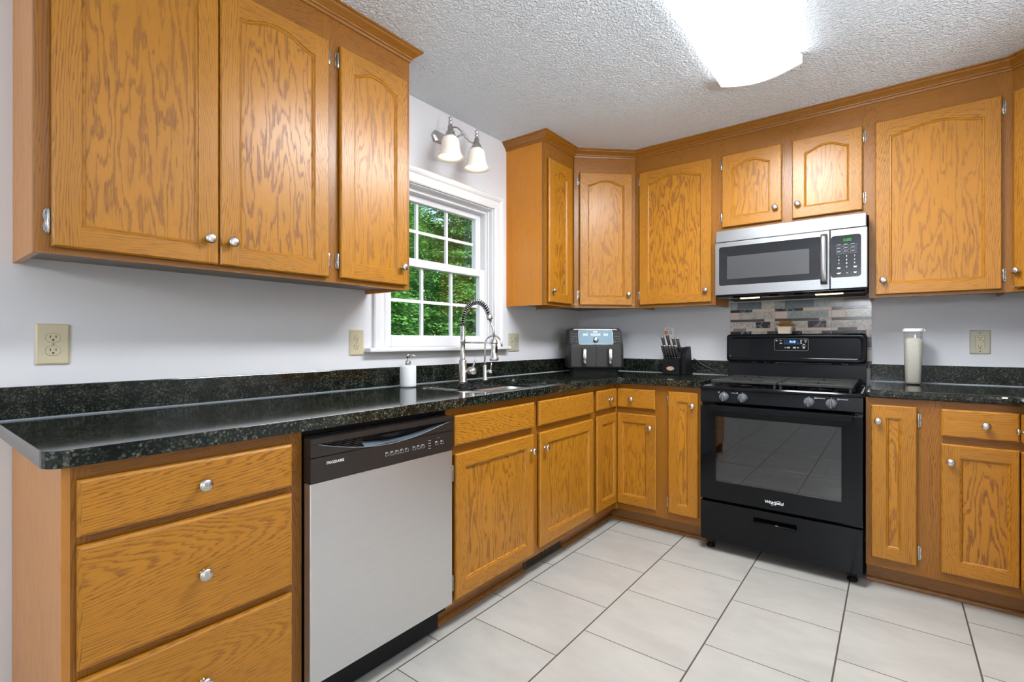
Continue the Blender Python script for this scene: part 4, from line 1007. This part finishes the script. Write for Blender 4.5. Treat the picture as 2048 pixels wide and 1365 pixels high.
# ------------------------------------------------------------------ mosaic behind the range
mo = MB(); PX = lambda p: 1.148+(p-413)*.000524
mo.box((1.148, -.0035, .93), (1.904, -.0005, 1.4065), 7)
rows = [(.048, [(413, 497, 2), (500, 768, 3), (773, 913, 1), (918, 1020, 2), (1023, 1320, 3), (1325, 1486, 2), (1490, 1596, 2), (1600, 1855, 6)]),
        (.0195, [(413, 665, 4), (668, 913, 0), (918, 1208, 4), (1211, 1488, 0), (1492, 1813, 4), (1816, 1855, 1)]),
        (.044, [(413, 517, 0), (520, 884, 1), (887, 913, 0), (918, 1044, 0), (1047, 1458, 2), (1461, 1488, 0), (1492, 1618, 0), (1621, 1855, 1)]),
        (.0175, [(413, 800, 5), (803, 913, 0), (918, 1366, 5), (1369, 1488, 1), (1492, 1855, 5)]),
        (.042, [(413, 704, 1), (707, 864, 4), (867, 913, 0), (918, 1255, 1), (1258, 1438, 4), (1441, 1488, 1), (1492, 1855, 1)]),
        (.018, [(413, 449, 0), (452, 594, 6), (597, 913, 0), (918, 1130, 6), (1133, 1488, 0), (1492, 1545, 0), (1548, 1725, 5), (1728, 1855, 0)]),
        (.040, [(413, 655, 4), (660, 830, 1), (833, 913, 5), (918, 1198, 4), (1203, 1392, 1), (1395, 1488, 5), (1492, 1806, 4), (1809, 1855, 1)]),
        (.018, [(413, 913, 0), (918, 1488, 0), (1492, 1700, 6), (1703, 1855, 5)]),
        (.042, [(413, 913, 1), (918, 1488, 1), (1492, 1855, 5)]),
        (.018, [(413, 913, 5), (918, 1488, 5), (1492, 1855, 1)]),
        (.042, [(413, 913, 4), (918, 1488, 1), (1492, 1855, 0)]), (.018, [(413, 913, 5), (918, 1488, 5), (1492, 1855, 0)]), (.042, [(413, 913, 4), (918, 1488, 1), (1492, 1855, 4)])]
z = 1.404
for h, ts in rows:
    for a, c, k in ts: mo.box((PX(a), -.0075, z-h+.001), (PX(c), -.0036, z-.001), k)
    z -= h
tag(mo.build('mosaic_backsplash', MOS, loc=(1.526, -.004, .93)), 'panel of mixed stone mosaic strips on the wall behind the range', 'tile panel')

# ------------------------------------------------------------------ small things on the counters
t = thing('potted_plant', 'tiny cream pot with a brown succulent standing on top of the range', 'plant', (1.476, -.062, 1.195))
b = MB(); L = []
for d, z_ in ((.004, 1.1955), (.0, 1.197), (-.0065, 1.240), (-.004, 1.240), (-.003, 1.232)):
    L.append([(x, y, z_) for x, y in rrect(1.441+d, 1.511-d, -.097+d, -.027-d, .010, 4)])
b.loft(L, cap0=True, cap1=True, smooth=False); b.build('pot', M['terrapot'], t)
b = MB()
for i in range(34):
    a = rnd.uniform(0, 2*PI); el = rnd.uniform(.15, 1.3); L_ = rnd.uniform(.036, .062); d = V((math.cos(a)*math.cos(el), math.sin(a)*math.cos(el), math.sin(el)*.80)); o = V((1.476, -.062, 1.240)) + V((rnd.uniform(-.018, .018), rnd.uniform(-.018, .018), 0))
    w = V((-math.sin(a), math.cos(a), 0))
    b.tube([o, o+d*L_*.5+V((0, 0, .003)), o+d*L_], [.003, .0065, .0008], 6)
b.build('succulent', M['succulent'], t)

t = thing('storage_canister', 'tall clear canister of rice with a white lid, on the right counter', 'canister', (2.083, -.150, ZK))
cx, cy = 2.083, -.150
b = MB(); L = []
rq = lambda r, q, z_: [(cx+x, cy+y, z_) for x, y in rrect(-r, r, -r, r, q, 6)]
b.loft([rq(.032, .022, ZK+.001), rq(.035, .024, ZK+.004), rq(.0385, .026, ZK+.275)], cap0=True); b.build('jar', M['clear'], t)
b = MB(); b.loft([rq(.030, .02, ZK+.006), rq(.0325, .022, ZK+.012), rq(.0362, .024, ZK+.236), rq(.02, .015, ZK+.243)], cap0=True, cap1=True); o = b.build('rice', M['rice'], t); o['kind'] = 'stuff'
b = MB(); b.loft([rq(.040, .027, ZK+.275), rq(.0425, .028, ZK+.277), rq(.0425, .028, ZK+.288), rq(.040, .026, ZK+.292)], cap0=True, cap1=True, smooth=False); b.box((cx+.0425, cy-.012, ZK+.277), (cx+.049, cy+.012, ZK+.288)); b.build('lid', M['plastic'], t)

# knife block and its knives
KO = V((.820, -.212, ZK)); kx0, kx1 = .763, .877
t = thing('knife_block', 'black knife block on the counter between the air fryer and the range', 'knife block', (.82, -.14, ZK))
sl = V((-.14, -.30, 1.0)).normalized()      # direction the handles lean
b = MB(); prof = [(-.212, ZK+.001), (-.212, ZK+.104), (-.190, ZK+.112), (-.178, ZK+.150), (-.150, ZK+.162), (-.085, ZK+.185), (-.040, ZK+.001)]
b.prism([(kx0, y, z_) for y, z_ in prof], (kx1-kx0, 0, 0)); b.build('block', M['blackmat'], t, .003)
b = MB(); b.prism([(kx1+.001, -.175, ZK+.001), (kx1+.001, -.175, ZK+.13), (kx1+.001, -.120, ZK+.185), (kx1+.001, -.07, ZK+.19), (kx1+.001, -.025, ZK+.001)], (.030, 0, 0)); b.build('shears_holder', M['blackmat'], t, .003)
b = MB(); FKB = BACK(-.2125); b.prism([FKB.p(.818+.026*math.cos(2*PI*i/24), ZK+.043+.0135*math.sin(2*PI*i/24), 0) for i in range(24)], FKB.N*.0015); b.build('emblem', M['emblem'], t)
def knife(root, L_, wu, wv, label, group, cat='knife'):
    """handle rising out of a slot: dark scales, steel bolster and butt cap, tang strip"""
    root = V(root); t = thing('steak_knife' if L_ < .095 else 'kitchen_knife', label, cat, root, group)
    u = sl.cross(V((0, 1, 0))).normalized(); w = sl.cross(u).normalized()
    if u.x < 0: u = -u
    R = lambda s, ku, kv: [root+sl*s + u*x + w*y for x, y in rrect(-wu*ku, wu*ku, -wv*kv, wv*kv, min(wu*ku, wv*kv)*.6, 3)]
    b = MB(); b.loft([R(.006, 1, .85), R(L_*.35, .9, .9), R(L_*.7, 1, 1), R(L_-.010, 1.05, 1.05)], cap0=True, cap1=True); b.build('handle', M['charcoal'], t)
    b = MB(); b.loft([R(.0, .8, .7), R(.0055, .9, .8)], cap0=True, cap1=True, smooth=False); b.build('bolster', M['bright'], t)
    b = MB(); b.loft([R(L_-.0095, 1.08, 1.06), R(L_-.002, 1.08, 1.06), R(L_, .8, .8)], cap0=True, cap1=True); b.build('butt_cap', M['bright'], t)
    b = MB(); R2 = lambda s: [root+sl*s+u*x+w*y for x, y in ((-.0008, -wv*1.06), (.0008, -wv*1.06), (.0008, wv*1.06), (-.0008, wv*1.06))]
    b.loft([R2(.006), R2(L_*.35), R2(L_-.010)], smooth=False); b.build('tang', M['nickel'], t)
names = ['leftmost', 'second from left', 'third from left', 'third from right', 'second from right', 'rightmost']
for i in range(6):
    knife((.776+i*.0178, -.198, ZK+.113), .092, .0062, .0095, 'black-handled steak knife, %s of the six in the front row of the block' % names[i], 'steak knives in the front row of the block')
for (x, y, z_, L_, lab) in ((.772, -.166, ZK+.152, .112, 'black-handled kitchen knife at the far left of the block, front of the two there'), (.789, -.126, ZK+.168, .112, 'tall black-handled kitchen knife behind the far left one in the block'),
                   (.836, -.148, ZK+.155, .100, 'black-handled kitchen knife in the middle of the block, in front of the wall remote'), (.860, -.140, ZK+.158, .098, 'black-handled kitchen knife at the right of the back row of the block')):
    knife((x, y, z_), L_, .0085, .0125, lab, 'large knives in the back row of the block')
t = thing('wall_remote', 'small white remote with an orange label in a wall cradle behind the knives', 'remote', (.737, -.012, 1.11))
RM = BACK(-.004)
b = MB(); L = rrect(.703, .771, 1.118, 1.250, .012, 4); b.loft([[RM.p(u, v, -.002) for u, v in L], [RM.p(u, v, .015) for u, v in L], [RM.p(.737+(u-.737)*.92, 1.184+(v-1.184)*.95, .019) for u, v in L]], cap0=True, cap1=True, smooth=False); o = b.build('case', M['plastic'], t)
b = MB(); mark(b, RM, .720, 1.211, .026, .028, .0192); b.build('label', M['orange'], t)
b = MB(); b.tube([RM.p(.751+.0095*math.cos(2*PI*i/20), 1.211+.0095*math.sin(2*PI*i/20), .0195) for i in range(21)], .0016, 6); b.build('button', M['charcoal'], t)
b = MB(); mark(b, RM, .737, 1.236, .026, .005, .0192); b.build('markings', M['graymark'], t)

# air fryer
AF = Fr((.375, -.425, ZK), (.80, .60, 0), (.60, -.80, 0))
t = thing('air_fryer', 'grey dual-drawer air fryer with a bright control panel in the corner', 'air fryer', (.30, -.325, ZK))
b = MB(); L = []
for v, w, n0, n1, r in ((.038, .186, -.235, -.012, .035), (.046, .198, -.245, -.002, .04), (.190, .196, -.245, -.002, .04), (.205, .195, -.245, -.004, .04), (.300, .188, -.245, -.038, .04), (.312, .182, -.235, -.045, .04), (.318, .165, -.215, -.06, .035)):
    L.append([AF.p(u, v, n) for u, n in [(x, y) for x, y in rrect(-w, w, n0, n1, r, 5)]])
b.loft(L, cap0=True, cap1=True, smooth=True); bo = b.build('housing', M['charcoal'], t)
b = MB(); L = [[AF.p(u, v, n) for u, n in rrect(-.165, .165, -.215, -.04, .02, 4)] for v, n_ in ((.0005, 0), (.0385, 0))]; b.loft(L, cap0=True, cap1=True, smooth=False); b.build('base', M['blackmat'], t)
for s in (-1, 1):
    b = MB(); q = rrect(.002 if s > 0 else -.172, .172 if s > 0 else -.002, .050, .186, .008, 3)
    b.loft([[AF.p(u, v, -.004) for u, v in q], [AF.p(u, v, .003) for u, v in q]], cap0=True, cap1=True, smooth=False); d = b.build('drawer', M['charcoal'], t)
    uc = .088*s+.006
    b = MB()
    b.loft([[AF.p(uc+x, v, n+y) for x, y in rrect(-.012, .012, -.006, .006, .004, 3)] for v, n in ((.055, .018), (.060, .030), (.12, .036), (.172, .032), (.177, .020))], cap0=True, cap1=True); b.build('handle', M['nickel'], d)
# sloped control face
AP = lambda u, v, n=0.0: AF.p(u, v, -.004-(v-.205)*.36+n)
b = MB(); q = rrect(-.182, .182, .206, .300, .012, 4)
b.loft([[AP(u, v, -.004) for u, v in q], [AP(u, v, .0025) for u, v in q]], cap0=True, cap1=True, smooth=False); cf = b.build('control_face', M['blackmat'], t)
b = MB(); q = rrect(-.118, .118, .204, .302, .012, 4)
b.loft([[AP(u, v, -.002) for u, v in q], [AP(u, v, .004) for u, v in q]], cap0=True, cap1=True, smooth=False); sp = b.build('steel_fascia', M['fascia'], t)
b = MB(); b.tube([AP(u, v, .0045) for u, v in q]+[AP(*q[0], .0045)], .002, 6); b.build('fascia_rim', M['whitemark'], sp)
b = MB(); b.tube([AP(-.15, .3075, .0), AP(.15, .3075, .0)], .0045, 8); b.build('top_strip', M['whitemark'], t)  # white colour imitates the bright reflection on the chrome strip
def apm(b, u, v, w, h, n=.0045): b.poly([AP(u-w/2, v-h/2, n), AP(u+w/2, v-h/2, n), AP(u+w/2, v+h/2, n), AP(u-w/2, v+h/2, n)])
b = MB()
for u, w in ((-.070, .034), (.0, .07), (.070, .034)): apm(b, u, .271, w, .017)
b.build('display', M['white_led'], sp)
b = MB(); b.lathe(AP(0, .236, .003), AF.N, [(.017, 0), (.017, .016), (.014, .019), (0, .0195)], 24); b.build('dial', M['nickel'], sp)
b = MB()
for s in (-1, 1):
    for i in range(3):
        for j in range(4): apm(b, s*(.134+i*.015), .224+j*.018, (.009, .004, .007)[(i+j) % 3], .0018, .003)
b.build('button_markings', M['graymark'], cf)
b = MB(); mk = apm; apm(b, 0, .291, .030, .008, .0046); b.build('badge', M['whitemark'], sp)
# power cord lying along the splash
b = MB(); b.tube([(.915, -.034, ZK+.105), (.945, -.033, ZK+.088), (.985, -.032, ZK+.062), (1.03, -.032, ZK+.040), (1.08, -.034, ZK+.022), (1.125, -.050, ZK+.0045), (1.135, -.085, ZK+.0045)], .0040, 8)
tag(b.build('power_cord', M['charcoal'], loc=(1.0, -.03, ZK)), 'black power cord sloping down the splash left of the range', 'cord')

# ------------------------------------------------------------------ outlets and switches
def plate(fr, u0, u1, v0, v1, label, mat, kinds, cat='outlet', name='outlet'):
    t = thing(name, label, cat, fr.p((u0+u1)/2, v0, 0))
    b = MB(); L = []
    for d, n in ((0, .0005), (0, .003), (.005, .0065)): L.append([fr.p(u, v, n) for u, v in rrect(u0+d, u1-d, v0+d, v1-d, .003, 2)])
    b.loft(L, cap0=True, cap1=True, smooth=False); b.build('cover_plate', mat, t)
    n = len(kinds); vc = (v0+v1)/2
    for i, k in enumerate(kinds):
        uc = u0+(u1-u0)*(i+.5)/n
        if k == 'duplex':
            for dv in (-.0195, .0195):
                b = MB(); q = [(uc+x, vc+dv+y) for x, y in rrect(-.0165, .0165, -.0140, .0140, .0125, 5)]
                b.loft([[fr.p(u, v, .006) for u, v in q], [fr.p(u, v, .0082) for u, v in q]], cap0=True, cap1=True, smooth=False); o = b.build('receptacle', mat, t)
                b = MB(); b.tube([fr.p(u, v, .0068) for u, v in q]+[fr.p(*q[0], .0068)], .0006, 5)
                mark(b, fr, uc-.0063, vc+dv+.003, .0022, .0075, .0082); mark(b, fr, uc+.0063, vc+dv+.003, .0022, .0065, .0082)
                b.prism([fr.p(uc+.0028*math.cos(a), vc+dv-.0068+.0028*math.sin(a), .0082) for a in [2*PI*j/10 for j in range(10)]], fr.N*.0003)
                b.build('slots', M['slot'], o)
            b = MB(); b.lathe(fr.p(uc, vc, .0064), fr.N, [(.0030, 0), (.0026, .0012), (0, .0014)], 12); b.build('screw', M['nickel'], t)
        elif k == 'gfci':
            b = MB(); q = [(uc+x, vc+y) for x, y in rrect(-.0165, .0165, -.0335, .0335, .002, 2)]
            b.loft([[fr.p(u, v, .006) for u, v in q], [fr.p(u, v, .0088) for u, v in q]], cap0=True, cap1=True, smooth=False); o = b.build('receptacle', M['ivory'], t)
            b = MB(); b.tube([fr.p(u, v, .0068) for u, v in q]+[fr.p(*q[0], .0068)], .0007, 5)
            for dv in (-.021, .023):
                mark(b, fr, uc-.006, vc+dv+.002, .002, .007, .0088); mark(b, fr, uc+.006, vc+dv+.002, .002, .006, .0088); mark(b, fr, uc, vc+dv-.0075, .005, .0045, .0088)
            mark(b, fr, uc, vc+.008, .030, .0008, .0088); mark(b, fr, uc, vc-.004, .030, .0008, .0088); mark(b, fr, uc+.011, vc+.003, .0025, .004, .0088)
            b.build('slots', M['slot'], o)
            b = MB()
            for dv in (-.048, .048): b.lathe(fr.p(uc, vc+dv, .0064), fr.N, [(.0030, 0), (.0026, .0012), (0, .0014)], 12)
            b.build('screw', M['nickel'], t)
        else:
            b = MB(); b.box((uc-.005, vc-.012, .006), (uc+.005, vc+.012, .0085), 0, None, fr); b.prism([fr.p(uc-.0035, vc-.004, .008), fr.p(uc-.0035, vc+.006, .008), fr.p(uc-.0035, vc+.013, .019), fr.p(uc-.0035, vc+.008, .020)], fr.U*.007); b.build('toggle', mat, t)
            b = MB()
            for dv in (-.030, .030): b.lathe(fr.p(uc, vc+dv, .0064), fr.N, [(.0030, 0), (.0026, .0012), (0, .0014)], 12)
            b.build('screw', M['nickel'], t)
W0 = LEFT(0.0); Wb = BACK(0.0)
plate(W0, -3.188, -3.110, 1.081, 1.204, 'beige duplex wall outlet under the near cabinet, at the far left', M['ivory'], ['duplex'])
plate(W0, -2.129, -2.052, 1.084, 1.206, 'beige duplex wall outlet just left of the window sill', M['ivory'], ['duplex'])
plate(W0, -.934, -.816, 1.083, 1.203, 'beige double switch and outlet plate just right of the window sill', M['ivory2'], ['toggle', 'duplex'], 'switch', 'light_switch')
plate(W0, -.315, -.238, 1.088, 1.210, 'shadowed wall outlet half hidden behind the air fryer', M['ivory2'], ['duplex'])
plate(Wb, 2.314, 2.394, 1.085, 1.208, 'almond safety outlet on the back wall right of the canister', M['ivory2'], ['gfci'])

# ------------------------------------------------------------------ floor register in the toe kick
t = thing('floor_register', 'brown slatted air vent in the toe kick under the sink cabinet', 'vent', (.54, -1.32, 0))
RG = LEFT(.5355)
b = MB(); a, c = -1.496, -1.146
b.box((a, .002, .0), (c, .014, .006), 0, None, RG); b.box((a, .080, 0), (c, .093, .006), 0, None, RG); b.box((a, .014, 0), (a+.016, .080, .006), 0, None, RG); b.box((c-.016, .014, 0), (c, .080, .006), 0, None, RG)
b.build('register_frame', M['register'], t)
b = MB(); b.box((a+.016, .014, .0002), (c-.016, .080, .0008), 0, None, RG); b.build('opening', M['slot'], t)
b = MB()
for i in range(26): u = a+.018+i*.0122; b.box((u, .014, .001), (u+.005, .080, .005), 0, None, RG)
b.build('louvers', M['register'], t)

# ------------------------------------------------------------------ ceiling light
t = thing('ceiling_light', 'long white wraparound fluorescent light on the ceiling', 'ceiling light', (1.508, -1.57, ZC))
fx0, fx1, fy0, fy1 = 1.338, 1.678, -2.17, -.945
def arc_sec(y, d=0, lo=0): return [(fx0+d+(fx1-fx0-2*d)*i/16, y, 2.392-.030*math.sin(PI*i/16)-lo) for i in range(17)]
b = MB()
A = [(fx0, 0, ZC-.0005), (fx0, 0, 2.392)] ; 
def sec(y): return [(fx0+.02, y, ZC-.001), (fx0+.004, y, ZC-.012)] + arc_sec(y) + [(fx1-.004, y, ZC-.012), (fx1-.02, y, ZC-.001)]
b.loft([[V(p)+V((0, 0, 0)) for p in arc_sec(fy0+.012)], [V(p) for p in arc_sec(fy1-.012)]], closed=False)
for q in (0, -1):
    A_, B_ = sec(fy0+.012), sec(fy1-.012)
    A_, B_ = (A_[:3], B_[:3]) if q == 0 else (A_[-3:], B_[-3:])
    b.loft([A_, B_], 1, closed=False)
b.build('diffuser', [M['lens'], M['lens_side']], t)
for ya, yb in ((fy0, fy0+.012), (fy1-.012, fy1)):
    b = MB(); s2 = lambda y: [(x, y, z_) for x, _, z_ in [(fx0+.012, 0, ZC-.001), (fx0-.002, 0, ZC-.012), (fx0-.002, 0, 2.390)] + [(fx0-.002+(fx1-fx0+.004)*i/16, 0, 2.390-.032*math.sin(PI*i/16)) for i in range(1, 16)] + [(fx1+.002, 0, 2.390), (fx1+.002, 0, ZC-.012), (fx1-.012, 0, ZC-.001)]]
    b.loft([s2(ya), s2(yb)], cap0=True, cap1=True, smooth=False); o = b.build('end_cap', M['fixture'], t)
    b = MB(); yy = ya-.0003 if ya == fy0 else yb+.0003
    for lo in (.0, ): b.tube([(x, (ya+yb)/2 if False else yy, z_+.006) for x, _, z_ in s2(0)[2:19]], .0016, 6)
    b.build('end_cap_groove', M['fixture_line'], o)

# ------------------------------------------------------------------ vanity light over the window
t = thing('wall_light', 'two-bulb brushed nickel wall light with bell shades above the window', 'wall light', (0, -1.52, 2.28))
VX = .155
b = MB(); q = [(-1.597, 2.250), (-1.443, 2.250), (-1.425, 2.280), (-1.443, 2.310), (-1.597, 2.310), (-1.615, 2.280)]
b.loft([[(.0005, y, z_) for y, z_ in q], [(.014, y, z_) for y, z_ in q], [(.022, -1.52+(y+1.52)*.82, 2.28+(z_-2.28)*.72) for y, z_ in q]], cap0=True, cap1=True, smooth=False); b.build('backplate', M['darknickel'], t)
b = MB(); b.lathe((.022, -1.52, 2.28), (1, 0, 0), [(.020, 0), (.020, .010), (.012, .020), (.010, .03)], 20); b.tube([(.045, -1.52, 2.28), (.10, -1.52, 2.272), (VX, -1.52, 2.278)], .006, 10); b.build('stem', M['darknickel'], t)
YS = (-1.622, -1.415)
ap = []
for i in range(33):
    s = i/32; y = YS[0]+(YS[1]-YS[0])*s
    ap.append((VX, y, 2.272+.022*math.sin(2*PI*s)))
b = MB(); b.tube(ap, .0045, 8)
for dy in (-.014, 0, .014): b.lathe((VX, -1.5185+dy-.006, 2.276-dy*.6), (0, 1, -.6), [(.004, 0), (.0095, .005), (.004, .010)], 14)
b.build('scroll_arm', M['darknickel'], t)
for y in YS:
    b = MB(); b.lathe((VX, y, 2.225), (0, 0, 1), [(.036, 0), (.034, .004), (.026, .018), (.022, .030), (.015, .033), (.014, .060), (.011, .064), (.006, .068), (.010, .074), (.0115, .080), (.008, .086), (.005, .089), (.009, .094), (.0105, .101), (.006, .108), (0, .110)], 24, cap1=False); so = b.build('socket', M['darknickel'], t)
    b = MB(); b.lathe((VX, y, 2.225), (0, 0, -1), [(.034, 0), (.040, .006), (.046, .020), (.049, .045), (.052, .070), (.060, .092), (.072, .108), (.0705, .110), (.058, .092), (.050, .070), (.047, .045), (.044, .020), (.03, .004)], 32, cap0=False, cap1=False); b.build('shade', M['shade'], t)
    b = MB(); b.lathe((VX, y, 2.222), (0, 0, -1), [(.012, 0), (.013, .02), (.022, .038), (.026, .056), (.022, .074), (.010, .084), (0, .086)], 20, cap1=False); b.build('bulb', M['bulb'], so)

# ------------------------------------------------------------------ outside the window
b = MB(); b.box((-40, -25, -.75), (-.2, 30, -.65)); struct(b.build('ground', M['grass']))
def tree(label, x, y, H, R, seed, nclu=560, trunk=.11):
    r = random.Random(seed); t = thing('tree', label, 'tree', (x, y, -.65))
    b = MB(); tp = [V((x, y, -.7))]
    for i in range(1, 7): tp.append(V((x+r.uniform(-.12, .12)*i*.5, y+r.uniform(-.12, .12)*i*.5, -.7+(H+.4)*i/6.5)))
    b.tube(tp, [trunk*(1-i/8) for i in range(7)], 9)
    tips = []
    for i in range(16):
        s = r.uniform(.25, .95); k = min(int(s*6), 5); p = tp[k].lerp(tp[k+1], s*6-k); a = r.uniform(0, 2*PI); L_ = R*r.uniform(.5, .95)
        q = p+V((math.cos(a)*L_, math.sin(a)*L_, r.uniform(-.1, .5))); b.tube([p, p.lerp(q, .5)+V((0, 0, .12)), q], [trunk*.3, trunk*.2, trunk*.06], 6)
    b.build('trunk', M['bark'], t)
    f = MB(); vs = []
    for c in range(nclu):
        a = r.uniform(0, 2*PI); zz = r.uniform(-.15, 1); rad = R*r.random()**.4*(1.05-.45*max(0, zz)**2)
        o = V((x+rad*math.cos(a), y+rad*math.sin(a), zz*H*.98+.15)); da = a+r.uniform(-.6, .6); out = V((math.cos(da), math.sin(da), r.uniform(-.25, .12)))
        side = V((-math.sin(da), math.cos(da), 0)); tone = r.uniform(0, .6)
        for j in range(70):
            p = o + out*r.uniform(-.1, .40) + side*r.uniform(-.28, .28) + V((0, 0, r.uniform(-.07, .07)))
            d = (out*r.uniform(.3, 1)+side*r.uniform(-.8, .8)+V((0, 0, r.uniform(-.5, .25)))).normalized(); w = d.cross(V((r.uniform(-.4, .4), r.uniform(-.4, .4), 1))).normalized()
            L_ = r.uniform(.055, .105); W_ = L_*.38; k = f.add([p, p+d*L_*.5+w*W_, p+d*L_, p+d*L_*.5-w*W_])
            f.face((k, k+1, k+2, k+3), 0, False, None, (min(1, max(.001, tone+r.uniform(-.2, .4))), 0))
    f.build('foliage', M['leaf'], t)
tree('leafy green tree seen through the left panes of the kitchen window', -5.5, 1.25, 5.2, 1.3, 11)
tree('nearest leafy green tree, filling the middle and right panes of the kitchen window', -5.5, 5.0, 5.0, 1.3, 12)
tree('leafy tree showing through the gap between the two nearest trees', -9.3, 5.0, 6.6, 1.35, 14)
tree('leafy tree behind the nearest one, at the right of the window view', -9.3, 8.8, 6.6, 1.35, 13)
tree('tall pale green tree farthest from the house', -13.2, 8.6, 8.4, 1.4, 16)
hd_ = thing('hedge', 'dense dark green hedge closing off the garden behind the trees', 'hedge', (-16.5, 9, -.65))
r = random.Random(5); f = MB()
for c in range(7000):
    p = V((-16.5+r.uniform(-.9, .9), 9+r.uniform(-9, 9), r.uniform(-.6, 7.2)))
    for j in range(3):
        d = V((r.uniform(-.2, 1), r.uniform(-1, 1), r.uniform(-.7, .3))).normalized(); w = d.cross(V((r.uniform(-.5, .5), r.uniform(-.5, .5), 1))).normalized(); L_ = r.uniform(.28, .5)
        q = p+V((r.uniform(-.3, .3), r.uniform(-.3, .3), r.uniform(-.3, .3))); k = f.add([q, q+d*L_*.5+w*L_*.32, q+d*L_, q+d*L_*.5-w*L_*.32]); f.face((k, k+1, k+2, k+3), 0, False, None, (r.uniform(.01, .7), 0))
f.build('foliage', M['leaf'], hd_)
b = MB()
for i in range(13): b.tube([(-16.5, .4+i*1.4, -.66), (-16.5, .4+i*1.4+.1, 3.0)], .09, 7)
b.build('stems', M['bark'], hd_)
